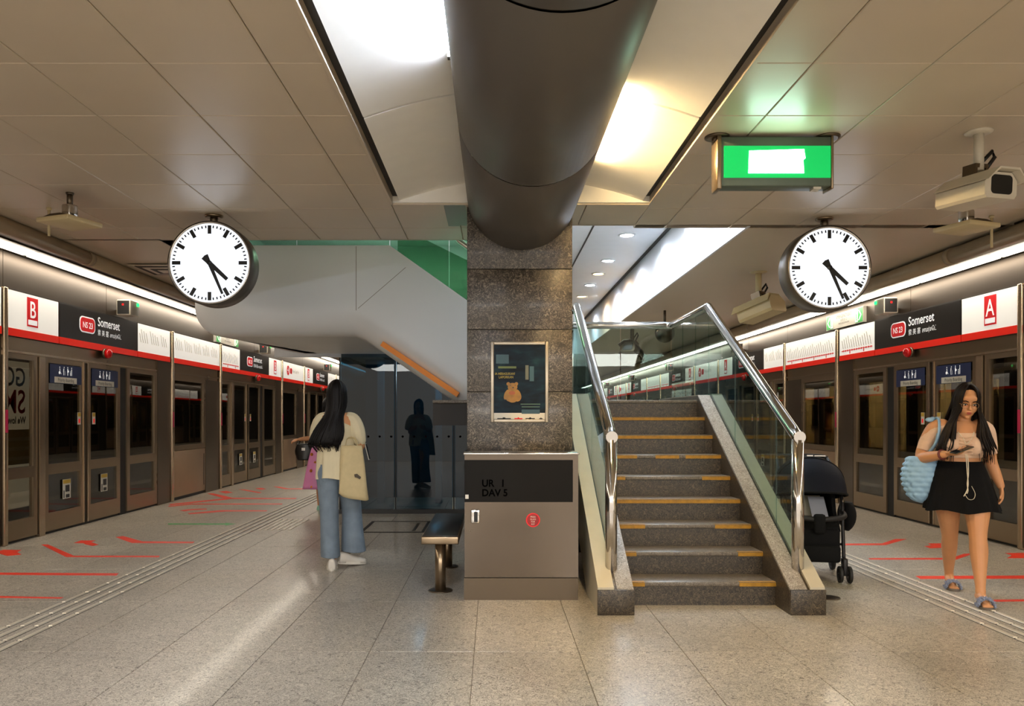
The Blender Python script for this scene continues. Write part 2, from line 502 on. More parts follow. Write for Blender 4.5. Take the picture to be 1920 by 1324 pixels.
mb = MB(); mb.box((-0.80, 6.14, ZC), (1.24, 6.165, 3.3)); mb.build('vault_end', M['vault'], ceiling)
mb = MB(); mb.box((-0.9, -2, 3.32), (1.34, 6.3, 3.36)); mb.build('coffer_backing', M['dark'], ceiling)

# upper ceiling over the stairs, cove faces, far wall
ub = MB(); ub.box((-3.2, 6.9, 3.76), (2.3, YEND, 3.9))
upper = tag(ub.build('ceiling_upper', M['ceil_hi']), 'pale raised ceiling over the stairs', None, kind='structure')
j = 6.9
while j < 30:
    mb = MB(); mb.box((2.27, j+0.003, ZC-0.005), (2.295, j+1.797, 3.758)); mb.build('cove_panel', M['ceil_hi'], upper); j += 1.8
mb = MB(); mb.box((2.3, j, ZC), (2.32, YEND, 3.76)); mb.box((-3.22, 7.4, ZC), (-3.2, YEND, 3.76))
mb.build('cove_side', M['ceil_hi'], upper)
mb = MB(); mb.box((1.255, 6.9, 3.752), (1.275, YEND, 3.76)); mb.box((2.22, 6.9, 3.75), (2.269, YEND, 3.76)); mb.build('ceiling_joint', M['gasket'], upper)
wb = MB(); wb.box((XL-1.2, YEND, -1), (XR+4, YEND+0.2, 4)); tag(wb.build('wall_back', M['track']), 'dark far end wall', None, kind='structure')

# ================================================================== SIDE BULKHEADS, DUCT PIPES, LIGHT STRIPS
def side(sgn):
    """sgn -1 left wall, +1 right wall: returns P(s, d, z); d is the distance out of the screen-door face"""
    if sgn < 0: return lambda s, d, z: (XL+d, s, z)
    return lambda s, d, z: (XR-d, s-0.25, z)
for sgn, nm in ((-1, 'left'), (1, 'right')):
    P = side(sgn)
    inner = 0.83 if sgn < 0 else 0.74            # where the ceiling panels end
    wb = MB()
    wb.box(P(-2, -0.75, -1.0), P(YEND, -0.70, 4.0)) if sgn < 0 else wb.box(P(-2, -3.4, -1.0), P(YEND, -3.3, 4.0))
    wall = tag(wb.build('wall_'+nm, M['track']), nm+' track wall behind the screen doors', None, kind='structure')
    zt = 3.09 if sgn < 0 else 3.02
    fb_ = MB(); fb_.box(P(-2, -0.3, zt+0.03), P(YEND, inner+0.06, zt+0.15))
    fb_.build('bulkhead', M['facade'], wall)
    fb_ = MB(); fb_.box(P(-2, inner-0.04, ZC-0.03), P(YEND, inner, ZC+0.08)); fb_.build('ceiling_lip', M['steel_dk'], wall)
    # fascia above the signs, one panel per bay
    s = -0.45
    k = 0
    while s < YEND-2:
        ln = 4.2 if k % 2 == 0 else 2.17
        mb = MB(); mb.box(P(s-2.0+0.004, -0.03, 2.70), P(s-2.0+ln-0.004, 0.0, zt+0.04)); mb.build('fascia_panel', M['facade'], wall)
        s += ln; k += 1
    # light strip
    ls = MB(); y = -1.0
    segs = []
    lamp = thing('strip_light', nm+' long fluorescent light strip along the top of the screen door fascia', 'light', P(7, 0.2, zt))
    hb = MB(); hb.box(P(-1, 0.04, zt), P(YEND, 0.36, zt+0.03)); hb.build('housing', M['steel_dk'], lamp)
    while y < YEND-1.6:
        tb_ = MB(); tb_.box(P(y+0.03, 0.12, zt-0.015), P(y+1.52, 0.265, zt)); tb_.build('diffuser', M['striplamp'], lamp); y += 1.55
    # duct pipe hanging under the ceiling edge
    pz, pr, pd = (2.985, 0.073, 0.95) if sgn < 0 else (2.955, 0.08, 0.82)
    pt = thing('duct_pipe', 'long beige duct pipe under the '+nm+' ceiling edge', 'pipe', P(7, pd, pz))
    mb = MB(); y = -1.0
    while y < YEND:
        mb = MB(); mb.tube([P(y+0.004, pd, pz), P(min(YEND, y+3.0)-0.004, pd, pz)], pr, 16); mb.build('pipe_section', M['pipe'], pt)
        mb = MB(); mb.tube([P(y-0.04, pd, pz), P(y+0.04, pd, pz)], pr+0.006, 16); mb.build('pipe_collar', M['pipe'], pt)
        y += 3.0
    # small rails beneath the pipe
    mb = MB(); mb.box(P(-1, pd-0.16, pz-0.03), P(YEND, pd-0.12, pz+0.05)); mb.build('cable_tray', M['facade'], pt)

# ================================================================== ROUND TUBE AND PILLAR
TX, TZ, TR = 0.23, 3.14, 0.443
tube = thing('ventilation_tube', 'thick grey round tube running along the ceiling into the pillar', 'duct', (TX, 6.2, TZ))
for (y0, y1) in ((-1.4, 0.61), (0.63, 2.57), (2.59, 4.53), (4.55, 6.26)):
    mb = MB(); n = 72
    mb.lathe([(TR-0.004, y0), (TR, y0+0.006), (TR, y1-0.006), (TR-0.004, y1)], (TX, 0, TZ), 'y', n, cap=False)
    mb.build('tube_section', M['tube'], tube, fix=True)
mb = MB()
for y in (0.62, 2.58, 4.54): mb.lathe([(TR-0.012, y-0.012), (TR-0.012, y+0.012)], (TX, 0, TZ), 'y', 64, cap=False)
mb.build('joint_ring', M['gasket'], tube)
PX0, PX1, PY = -0.213, 0.640, 6.27
pillar = thing('pillar', 'square brown granite pillar carrying the round tube, behind the steel cabinet', 'pillar', (0.213, PY+0.4, 0))
mb = MB(); mb.box((PX0+0.02, PY+0.02, 0), (PX1-0.02, PY+0.80, ZC+0.1)); mb.build('core', M['gasket'], pillar)
zs = [0.0, 0.57, 1.06, 1.55, 2.055, 2.545, 3.06]
for k in range(6):
    z0, z1 = zs[k]+0.002, zs[k+1]-0.002
    for (a, b_) in (((PX0, PY), (PX1, PY+0.02)), ((PX0, PY+0.80), (PX1, PY+0.82)), ((PX0, PY+0.021), (PX0+0.02, PY+0.799)), ((PX1-0.02, PY+0.021), (PX1, PY+0.799))):
        mb = MB(); mb.bbox((a[0], a[1], z0), (b_[0], b_[1], z1), 0.003); mb.build('granite_slab', M['pillar'], pillar)

# lamps tucked between tube and vault
def coffer_lamp(x, y0, y1, m, label, power, colr, sd):
    t = thing('cove_lamp', label, 'lamp', (x, (y0+y1)/2, 3.165))
    mb = MB(); mb.tube([(x, y0, 3.165), (x, y1, 3.165)], 0.007, 10); mb.build('lamp_tube', m, t)
    mb = MB()
    for y in (y0, y1): mb.box((x-0.009, y-0.02, 3.156), (x+0.009, y+0.02, 3.2))
    mb.build('socket', M['steel_dk'], t)
M['covecool'] = mat('cove_tube_cool', 'ffffff', 0.4, emit=260, ecol='dbe9ff', var=0.0)
M['covewarm'] = mat('cove_tube_warm', 'ffffff', 0.4, emit=420, ecol='ffdca0', var=0.0)
coffer_lamp(-0.222, 1.6, 3.9, M['covecool'], 'cool white lamp tube between round tube and left ceiling vault', 0, COOL, -1)
coffer_lamp(0.700, 4.3, 5.5, M['covewarm'], 'warm lamp tube between round tube and right ceiling vault', 0, WARM, 1)

# downlights of the upper ceiling
k = 0
for (y, m, c, pw, lb) in ((7.4, 'lampw', COOL, 34, 'cool white downlight nearest the pillar in the raised ceiling'),
        (8.75, 'lampw', COOL, 34, 'cool white downlight hidden over the landing in the raised ceiling'),
        (10.25, 'lampw', COOL, 30, 'largest visible cool white downlight in the raised ceiling'),
        (11.93, 'lampw', COOL, 26, 'second cool white downlight from the front in the raised ceiling'),
        (13.04, 'lampy', WARM, 24, 'warm downlight third from the front in the raised ceiling'),
        (14.15, 'lampw', COOL, 24, 'cool white downlight between the two warm ones'),
        (15.5, 'lampy', WARM, 24, 'warm downlight fifth from the front in the raised ceiling'),
        (17.2, 'lampw', COOL, 24, 'cool white downlight beyond the second warm one'),
        (19.0, 'lampy', WARM, 24, 'far warm downlight near the top of the glass balustrade'),
        (21.5, 'lampw', COOL, 26, 'farthest cool white downlight in the raised ceiling')):
    t = thing('downlight', lb, 'light', (1.77, y, 3.76), 'downlights in the raised ceiling')
    mb = MB(); mb.lathe([(0.115, 0), (0.115, -0.012), (0.09, -0.016), (0.085, -0.004)], (1.77, y, 3.76), 'z', 28, cap=False); mb.build('ring', M['ceil_hi'], t)
    mb = MB(); mb.lathe([(0.0001, -0.006), (0.085, -0.006)], (1.77, y, 3.76), 'z', 28); mb.build('diffuser', M[m], t)
    spot('downlight_beam', (1.86, y, 3.735), pw*1.9, c, 160, 0.5, 0.06)
# ================================================================== PLATFORM SCREEN DOORS
def framed(mbf, P, s0, s1, z0, z1, d0, d1, fw, rails=()):
    """stiles and rails of a glazed panel; returns openings [(s0,s1,z0,z1)]"""
    mbf.box(P(s0, d0, z0), P(s0+fw, d1, z1)); mbf.box(P(s1-fw, d0, z0), P(s1, d1, z1))
    cuts = [z0]+[c for r in rails for c in r]+[z1]
    out = []
    for i in range(0, len(cuts)-1, 2):
        pass
    zz = sorted(rails)
    prev = None
    for (a, b_) in zz:
        mbf.box(P(s0+fw, d0, a), P(s1-fw, d1, b_))
        if prev is not None: out.append((s0+fw, s1-fw, prev, a))
        prev = b_
    return out
ZT = 2.02
RAILS = ((0.03, 0.24), (0.68, 0.80), (1.97, ZT))
def person_icons(P, s, z, d, h, parent, dirn):
    mb = MB()
    def quad(a, za, b_, zb, w):
        mb.add([P(a-w, d+0.001, za), P(a+w, d+0.001, za), P(b_+w, d+0.001, zb), P(b_-w, d+0.001, zb)], [(0, 1, 2, 3)])
    def dot(c, zz, r):
        mb.add([P(c+r*math.cos(2*PI*k/10), d+0.001, zz+r*math.sin(2*PI*k/10)) for k in range(10)], [tuple(range(10))])
    x = [s+dirn*q for q in (-0.13, -0.045, 0.04, 0.125)]
    # wheelchair user, person with a stick, expectant mother, adult with child
    dot(x[0], z+h*0.9, 0.008); quad(x[0], z+h*0.75, x[0]+0.004*dirn, z+h*0.45, 0.006); quad(x[0], z+h*0.45, x[0]+0.03*dirn, z+h*0.1, 0.004); dot(x[0]-0.006*dirn, z+h*0.25, 0.018)
    dot(x[1]+0.006*dirn, z+h*0.92, 0.008); quad(x[1], z+h*0.78, x[1]-0.004*dirn, z+h*0.4, 0.007); quad(x[1]-0.004*dirn, z+h*0.4, x[1], z, 0.005); quad(x[1]+0.024*dirn, z+h*0.5, x[1]+0.026*dirn, z, 0.002)
    dot(x[2], z+h*0.95, 0.008); quad(x[2], z+h*0.82, x[2], z+h*0.35, 0.008); dot(x[2]+0.012*dirn, z+h*0.5, 0.013); quad(x[2], z+h*0.35, x[2], z, 0.006)
    dot(x[3], z+h*0.92, 0.008); quad(x[3], z+h*0.78, x[3], z, 0.006); dot(x[3]-0.026*dirn, z+h*0.52, 0.006); quad(x[3]-0.026*dirn, z+h*0.42, x[3]-0.026*dirn, z, 0.005)
    mb.build('pictogram', M['print_w'], parent)

def stickers(P, leaf, s0, s1, sgn, near, flip):
    dr = 1 if sgn < 0 else -1
    xd = (0, dr, 0)
    c = (s0+s1)/2
    if near:
        mb = MB(); mb.box(P(s0+0.1, 0.046, 1.74), P(s1-0.08, 0.048, 1.96)); st = mb.build('priority_sticker', M['blue'], leaf)
        person_icons(P, c, 1.84, 0.048, 0.10, st, dr)
        mb = MB(); mb.box(P(c-0.24, 0.048, 1.745), P(c+0.24, 0.0495, 1.815)); mb.build('caption_plate', M['stickerw'], st)
        text('caption', 'Priority Boarding', 0.058, M['print_dk'], st, P(c, 0.0496, 1.762), xd, (0, 0, 1), 'CENTER', 0.86, 0.001)
    # hand warning sticker and lower picture sticker
    e = s1-0.17 if flip else s0+0.11
    mb = MB(); mb.box(P(e, 0.046, 1.25), P(e+0.075, 0.048, 1.40)); w = mb.build('warning_sticker', M['stickerw'], leaf)
    mb = MB(); mb.box(P(e+0.004, 0.048, 1.35), P(e+0.071, 0.0486, 1.396)); mb.build('yellow_band', M['stickery'], w)
    mb = MB(); mb.box(P(e+0.025, 0.048, 1.27), P(e+0.055, 0.0486, 1.32)); mb.build('pictogram', M['ledr'], w)
    q = c+(0.02 if flip else -0.02)
    mb = MB(); mb.box(P(q-0.085, 0.046, 0.37), P(q+0.085, 0.048, 0.60)); w = mb.build('warning_sticker', M['stickerw'], leaf)
    mb = MB(); mb.box(P(q-0.08, 0.048, 0.55), P(q+0.08, 0.0486, 0.595)); mb.build('yellow_band', M['stickery'], w)
    mb = MB(); mb.box(P(q-0.03, 0.048, 0.45), P(q+0.06, 0.0486, 0.53)); mb.box(P(q-0.07, 0.048, 0.38), P(q-0.05, 0.0486, 0.47)); mb.box(P(q-0.02, 0.048, 0.38), P(q+0.06, 0.0486, 0.42))
    mb.build('pictogram', M['print_dk'], w)

def door_bay(sgn, S, idx, label):
    P = side(sgn)
    t = thing('platform_door', label, 'door', P(S+1.6, 0, 0), ('left' if sgn < 0 else 'right')+' platform screen doors')
    mb = MB()
    mb.box(P(S, -0.05, ZT), P(S+4.2, 0.03, 2.21)); mb.build('header', M['steel'], t)
    mb = MB(); mb.box(P(S, -0.02, 2.03), P(S+4.2, 0.05, 2.055)); mb.build('header_ledge', M['post'], t)
    mb = MB(); mb.box(P(S, -0.06, 0), P(S+4.2, 0.01, 0.03)); mb.build('threshold', M['gasket'], t)
    def panel(name, s0, s1, d0, d1, fw):
        f = MB(); op = framed(f, P, s0, s1, 0.03, ZT, d0, d1, fw, RAILS); o = f.build(name, M['steel'], t)
        for (a, b_, z0, z1) in op:
            g = MB(); g.box(P(a, d0+0.02, z0), P(b_, d0+0.03, z1)); g.build('glass_pane', M['glassdk'], o)
        return o
    panel('side_panel', S+0.0, S+0.60, 0.0, 0.05, 0.07)
    mb = MB(); mb.box(P(S+0.62, -0.02, 0.0), P(S+0.73, 0.065, ZT)); mb.build('post', M['post'], t)
    for (a, b_) in ((S+1.585, S+1.612), (S+1.678, S+1.705), (S+0.742, S+0.765)):       # pale strips imitating the light caught on the leaf edges
        mb = MB(); mb.box(P(a, 0.0, 0.03), P(b_, 0.046, ZT)); mb.build('edge_highlight', M['post'], t)
    l1 = panel('door_leaf', S+0.75, S+1.61, 0.0, 0.04, 0.085)
    l2 = panel('door_leaf', S+1.68, S+2.54, 0.0, 0.04, 0.085)
    mb = MB(); mb.box(P(S+1.61, -0.02, 0.03), P(S+1.68, 0.02, ZT)); mb.box(P(S+2.54, -0.05, 0.0), P(S+2.72, 0.03, ZT)); mb.build('rubber_seal', M['rubber'], t)
    if idx < 4:
        stickers(P, l1, S+0.75, S+1.61, sgn, idx == 1, True); stickers(P, l2, S+1.68, S+2.54, sgn, idx == 1, False)
    panel('side_panel', S+2.72, S+3.68, 0.0, 0.05, 0.085)
    mb = MB(); mb.box(P(S+3.69, -0.03, 0.0), P(S+4.16, 0.055, 2.2)); mb.build('pocket_panel', M['steel_dk'], t)
    return t

def fixed_bay(sgn, S, idx, label):
    P = side(sgn)
    t = thing('screen_panel', label, 'panel', P(S+1, 0, 0), ('left' if sgn < 0 else 'right')+' fixed glazed screen panels')
    mb = MB(); mb.box(P(S+0.06, -0.05, ZT-0.02), P(S+2.11, 0.03, 2.21)); mb.build('header', M['steel'], t)
    mb = MB(); mb.box(P(S+0.06, 0.0, 2.05), P(S+2.11, 0.05, 2.075)); mb.build('header_ledge', M['steel'], t)
    mb = MB(); mb.box(P(S+0.06, -0.05, 0), P(S+2.11, 0.02, 0.05)); mb.build('threshold', M['gasket'], t)
    f = MB(); f.box(P(S+0.06, 0, 0.8), P(S+0.13, 0.05, 2.0)); f.box(P(S+1.36, 0, 0.8), P(S+1.44, 0.05, 2.0)); f.box(P(S+0.13, 0, 1.93), P(S+1.36, 0.05, 2.0)); f.box(P(S+0.13, 0, 0.80), P(S+1.36, 0.05, 0.88))
    o = f.build('window_frame', M['steel'], t)
    g = MB(); g.box(P(S+0.13, 0.02, 0.88), P(S+1.36, 0.03, 1.93)); g.build('glass_pane', M['glassdk'], o)
    k = MB(); k.bbox(P(S+0.06, 0.0, 0.05), P(S+1.44, 0.05, 0.795), 0.006); kp = k.build('kick_panel', M['panel'], t)
    k = MB(); k.box(P(S+1.36, 0.05, 0.15), P(S+1.385, 0.053, 0.70)); k.build('slot', M['black'], kp)
    mb = MB(); mb.box(P(S+1.45, -0.03, 0), P(S+2.11, 0.055, 2.0)); mb.build('pocket_panel', M['steel_dk'], t)
    for e in (S, S+2.17):
        mb = MB(); mb.bbox(P(e-0.032, 0.0, 0), P(e+0.032, 0.085, 2.70), 0.01); pst = mb.build('post', M['post'], t)
        mb = MB(); mb.box(P(e-0.02, 0.085, 1.18), P(e+0.02, 0.088, 1.42)); mb.build('pink_strip', M['pink'], pst)
    return t

# ------------------------------------------------------------------ signs
def sign_base(sgn, S, s0, s1, name, label, group, face):
    P = side(sgn)
    t = thing(name, label, 'sign', P(S+(s0+s1)/2, 0.03, 2.2), group)
    mb = MB(); mb.box(P(S+s0, 0.0, 2.20), P(S+s1, 0.06, 2.70)); mb.build('case', M['gasket'], t)
    mb = MB(); mb.box(P(S+s0+0.012, 0.06, 2.285), P(S+s1-0.012, 0.066, 2.685)); mb.build('face', M[face], t)
    mb = MB(); mb.box(P(S+s0+0.004, 0.06, 2.205), P(S+s1-0.004, 0.068, 2.285)); mb.build('red_band', M['signred'], t)
    return t, P
def rrect(w, h, r, n=6):
    pts = []
    for (cx, cz, a0) in ((w/2-r, h/2-r, 0), (-w/2+r, h/2-r, 90), (-w/2+r, -h/2+r, 180), (w/2-r, -h/2+r, 270)):
        for i in range(n+1):
            a = math.radians(a0+90*i/n); pts.append((cx+r*math.cos(a), cz+r*math.sin(a)))
    return pts
def plate(P, s, z, w, h, r, d0, d1, name, m, parent):
    pl = rrect(w, h, r)
    n = len(pl); mb = MB()
    v = [P(s+a, d0, z+b_) for a, b_ in pl]+[P(s+a, d1, z+b_) for a, b_ in pl]
    mb.add(v, [tuple(range(n)), tuple(range(n, 2*n))]+[(i, (i+1) % n, n+(i+1) % n, n+i) for i in range(n)])
    return mb.build(name, m, parent, fix=True)
def letter_sign(sgn, S, s0, s1, letter, label):
    t, P = sign_base(sgn, S, s0, s1, 'platform_letter_sign', label, 'platform letter signs', 'signwhite')
    dr = 1 if sgn < 0 else -1; xd = (0, dr, 0)
    c = S+(s0+s1)/2-0.02
    mb = MB(); mb.box(P(c-0.10, 0.066, 2.335), P(c+0.10, 0.070, 2.655)); b_ = mb.build('letter_panel', M['badge'], t)
    mb = MB(); mb.box(P(c-0.082, 0.070, 2.355), P(c+0.082, 0.0715, 2.41)); mb.build('white_bar', M['print_w'], b_)
    text('letter', letter, 0.26, M['print_w'], b_, P(c, 0.070, 2.435), xd, (0, 0, 1), 'CENTER', 0.82, 0.0015, 0.002)
def name_sign(sgn, S, s0, s1, label):
    t, P = sign_base(sgn, S, s0, s1, 'station_name_sign', label, 'station name signs', 'signblack')
    dr = 1 if sgn < 0 else -1; xd = (0, dr, 0)
    c = S+(s0+s1)/2
    bs = c-dr*0.37
    b1 = plate(P, bs, 2.495, 0.37, 0.20, 0.07, 0.066, 0.069, 'badge_rim', M['print_w'], t)
    plate(P, bs, 2.495, 0.34, 0.17, 0.058, 0.069, 0.0715, 'badge', M['badge'], b1)
    text('badge_text', 'NS 23', 0.105, M['print_w'], b1, P(bs, 0.0715, 2.455), xd, (0, 0, 1), 'CENTER', 0.92, 0.0015, 0.001)
    tx = c-dr*0.12
    text('station_name', 'Somerset', 0.165, M['print_w'], t, P(tx, 0.066, 2.515), xd, (0, 0, 1), 'LEFT', 0.92, 0.0015, 0.0015)
    text('station_name', '索 美 塞', 0.085, M['print_w'], t, P(tx, 0.066, 2.40), xd, (0, 0, 1), 'LEFT', 0.95, 0.0015)
    text('station_name', 'சாமர்செட்', 0.075, M['print_w'], t, P(tx+dr*0.32, 0.066, 2.40), xd, (0, 0, 1), 'LEFT', 0.8, 0.0015)
    # red alarm lamp below
    al = thing('alarm_lamp', 'red dome alarm lamp under the '+label.split(' wall')[0].split('on ')[-1]+' wall Somerset sign, '+label.split('Somerset, ')[1], 'lamp', P(c+0.05, 0.07, 2.19), 'red alarm lamps')
    mb = MB()
    pts = [P(c+0.05, 0.06, 2.17), P(c+0.05, 0.10, 2.17), P(c+0.05, 0.135, 2.168), P(c+0.05, 0.155, 2.166), P(c+0.05, 0.165, 2.165)]
    mb.tube(pts[1:], [0.062, 0.058, 0.042, 0.015], 16); mb.build('dome', M['dome'], al)
    mb = MB(); mb.tube(pts[:2], [0.068, 0.066], 16); mb.build('base', M['steel_dk'], al)
def map_sign(sgn, S, s0, s1, label, kind):
    t, P = sign_base(sgn, S, s0, s1, 'route_map_sign', label, 'white route map signs', 'signwhite')
    w = s1-s0; n = max(6, int(w/0.085)); dr = 1 if sgn < 0 else -1
    tick = MB(); line = MB()
    zl = 2.34
    if kind in ('line', 'end'):
        line.box(P(S+s0+0.06, 0.066, zl), P(S+s1-0.08, 0.068, zl+0.012))
    for i in range(n):
        s = S+s0+0.1+(w-0.24)*i/(n-1)
        if kind == 'faint' and i % 5 == 4: continue
        h = 0.13+0.06*((i*7) % 4)/3
        z0 = zl+0.04 if kind != 'faint' else 2.42
        a = P(s, 0.066, z0); 
        q = -dr*h*0.35
        tick.add([P(s-0.008, 0.0665, z0), P(s+0.008, 0.0665, z0), P(s+0.008+q, 0.0665, z0+h), P(s-0.008+q, 0.0665, z0+h)], [(0, 1, 2, 3)])
        if kind != 'faint':
            line.box(P(s-0.012, 0.066, zl-0.008), P(s+0.012, 0.0685, zl+0.02))
            if i % 6 == 3: line.box(P(s-0.012, 0.066, zl-0.045), P(s+0.012, 0.0685, zl))
    tag(tick.build('station_captions', M['print_k'], t), kind='stuff')
    if line.v: line.build('route_line', M['badge'], t)
def exit_info_sign(sgn, S, s0, s1, label):
    t, P = sign_base(sgn, S, s0, s1, 'direction_sign', label, 'white direction signs', 'signwhite')
    dr = 1 if sgn < 0 else -1; xd = (0, dr, 0); c = S+(s0+s1)/2
    plate(P, c-dr*0.55, 2.49, 0.24, 0.24, 0.118, 0.066, 0.069, 'arrow_disc', M['badge'], t)
    text('arrow', '→', 0.2, M['print_w'], t, P(c-dr*0.65, 0.0692, 2.43), xd, (0, 0, 1), 'LEFT', 0.9, 0.001, 0.003)
    plate(P, c-dr*0.27, 2.49, 0.2, 0.14, 0.04, 0.066, 0.069, 'badge', M['badge'], t)
    text('direction_text', 'Marina South Pier', 0.12, M['print_k'], t, P(c-dr*0.12, 0.066, 2.455), xd, (0, 0, 1), 'LEFT', 0.72, 0.001)
def indicator(sgn, s, label):
    P = side(sgn)
    t = thing('door_indicator', label, 'indicator', P(s, 0.1, 2.86), 'door indicator boxes')
    mb = MB(); mb.box(P(s-0.03, 0.0, 2.74), P(s+0.03, 0.10, 2.80)); mb.build('bracket', M['steel_dk'], t)
    mb = MB(); mb.bbox(P(s-0.13, 0.06, 2.72), P(s+0.13, 0.25, 2.93), 0.012); b_ = mb.build('box', M['camwhite'], t)
    mb = MB(); mb.box(P(s-0.137, 0.075, 2.735), P(s-0.13, 0.235, 2.915)); mb.build('lens_panel', M['black'], b_)
    mb = MB(); mb.box(P(s+0.06, 0.25, 2.865), P(s+0.115, 0.256, 2.905)); mb.build('green_led', M['ledg'], b_)
    mb = MB(); mb.box(P(s-0.14, 0.14, 2.85), P(s-0.137, 0.165, 2.875)); mb.build('red_led', M['ledr'], b_)
M['signboard'] = mat('sign_board_grey', 'a9a59a', 0.5)
def emergency_sign(sgn, s, label):
    P = side(sgn); dr = 1 if sgn < 0 else -1; xd = (0, dr, 0)
    t = thing('emergency_exit_sign', label, 'sign', P(s, 0.05, 2.8), 'emergency exit signs on the fascia')
    mb = MB(); mb.box(P(s-0.62, 0.0, 2.725), P(s+0.62, 0.05, 2.955)); mb.build('board', M['signboard'], t)
    for e in (-1, 1):
        mb = MB(); mb.box(P(s+e*0.49-0.115, 0.05, 2.735), P(s+e*0.49+0.115, 0.0525, 2.945)); g = mb.build('green_field', M['green'], t)
        mb = MB(); c = s+e*0.54
        q = 0.035*e
        for zz in (1, -1):
            mb.add([P(c+q, 0.0535, 2.84), P(c+q-0.03*e, 0.0535, 2.84), P(c-q-0.03*e, 0.0535, 2.84+0.075*zz), P(c-q, 0.0535, 2.84+0.075*zz)], [(0, 1, 2, 3)])
        mb.box(P(s+e*0.42-0.04, 0.0525, 2.745), P(s+e*0.42+0.04, 0.0535, 2.935))
        mb.build('arrow', M['print_w'], g)
        mb = MB(); c = s+e*0.42
        mb.box(P(c-0.012, 0.0535, 2.80), P(c+0.012, 0.0545, 2.87)); mb.box(P(c-0.01, 0.0535, 2.885), P(c+0.01, 0.0545, 2.91))
        mb.add([P(c, 0.054, 2.81), P(c+0.03*e, 0.054, 2.755), P(c+0.015*e, 0.054, 2.75), P(c-0.01*e, 0.054, 2.80)], [(0, 1, 2, 3)])
        mb.add([P(c, 0.054, 2.81), P(c-0.03*e, 0.054, 2.76), P(c-0.018*e, 0.054, 2.75), P(c+0.01*e, 0.054, 2.80)], [(0, 1, 2, 3)])
        mb.build('running_figure', M['green'], g)
    text('sign_text', 'EMERGENCY EXIT', 0.075, M['print_dk'], t, P(s, 0.05, 2.875), xd, (0, 0, 1), 'CENTER', 0.85, 0.0015)
    text('sign_text', '紧 急 出 口', 0.045, M['print_dk'], t, P(s, 0.05, 2.82), xd, (0, 0, 1), 'CENTER', 1.0, 0.0015)
    text('sign_text', 'PINTU KECEMASAN', 0.04, M['print_dk'], t, P(s, 0.05, 2.775), xd, (0, 0, 1), 'CENTER', 1.0, 0.0015)

ORD = ['nearest', 'second', 'third', 'fourth', 'fifth', 'sixth', 'seventh']
BAY0, PER = 8.1, 6.37
for sgn, nm, lt in ((-1, 'left', 'B'), (1, 'right', 'A')):
    for k in range(-1, 6):
        S = BAY0+PER*k-(0.05 if sgn < 0 else 0)
        pos = ['just outside the view', 'nearest in view', 'second from the front', 'third from the front', 'fourth from the front', 'fifth from the front', 'farthest'][k+1]
        if k >= 0:
            door_bay(sgn, S, k+1, nm+' steel and glass platform door bay, '+pos + (', with blue Priority Boarding stickers' if k == 0 else ''))
            if k % 2 == 0:
                letter_sign(sgn, S, 0.0, 1.0, lt, 'white %s sign with red letter panel, %s of the %s wall' % (lt, pos, nm))
                name_sign(sgn, S, 1.01, 3.0, 'Black station name sign on %s wall reading Somerset, %s' % (nm, pos))
                map_sign(sgn, S, 3.01, 4.12, 'short white route map sign beyond black sign, %s wall, %s' % (nm, pos), 'faint' if sgn < 0 else 'end')
            else:
                map_sign(sgn, S, 0.06, 1.1, 'short white route map sign before black sign, %s wall, %s' % (nm, pos), 'end' if sgn < 0 else 'faint')
                name_sign(sgn, S, 1.11, 3.1, 'Black station name sign on %s wall reading Somerset, %s' % (nm, pos))
                letter_sign(sgn, S, 3.11, 4.12, lt, 'white %s sign with red letter panel, %s of the %s wall' % (lt, pos, nm))
            indicator(sgn, S+2.52 if k % 2 == 0 else S+2.5, 'grey indicator box with green light over %s door bay, %s' % (nm, pos))
        F = S+4.2
        fixed_bay(sgn, F, k+1, nm+' fixed glass panel over a steel kick plate, '+(pos if k >= 0 else 'beside the '+nm+' picture edge'))
        if k % 2 == 0:
            map_sign(sgn, F, 0.05, 2.12, 'long white route map sign with red line, %s wall, %s' % (nm, pos), 'faint' if sgn < 0 else 'line')
        elif k > 0:
            exit_info_sign(sgn, F, 0.05, 2.12, 'long white direction sign with arrow disc, %s wall, %s' % (nm, pos))
        else:
            map_sign(sgn, F, 0.05, 2.12, 'long white route map sign beside the %s picture edge' % nm, 'faint')
    emergency_sign(sgn, 14.85 if sgn < 0 else 12.1, 'white and green emergency exit sign on the %s fascia' % nm)
# tall divider fins crossing the sign band are the posts of the fixed panels

# ------------------------------------------------------------------ behind the glass
# left: board lettered in reverse, built for the mirrored advert in the first pane
t = thing('track_poster', 'white poster with reversed red lettering behind the left glass', 'poster', (XL-0.3, 7.9, 0.4))
mb = MB(); mb.box((XL-0.34, 7.3, 0.30), (XL-0.30, 9.32, 1.98)); mb.build('board', mat('poster_glow', 'cfc8ba', 0.6, emit=0.16), t)  # faint glow added to the board so it shows behind the glass
mb = MB(); mb.box((XL-0.30, 7.3, 0.80), (XL-0.296, 9.32, 1.2)); mb.build('striped_field', mat('poster_beige', 'b9a77c', 0.6), t)
mb = MB()
for z in (0.85, 0.96, 1.07): mb.box((XL-0.296, 7.3, z), (XL-0.294, 9.2, z+0.04))
mb.build('stripe', M['cream'], t)
pr = mat('poster_red', 'b8332a', 0.6)
for (s_, z, sz, m) in (('GO-', 1.70, 0.30, M['print_k']), ('SMRT', 1.39, 0.38, pr), ('We love', 1.27, 0.11, M['print_k'])):
    text('lettering', s_, sz, m, t, (XL-0.293, 9.0, z), (0, -1, 0), (0, 0, 1), 'LEFT', 0.9, 0.0, 0.004)
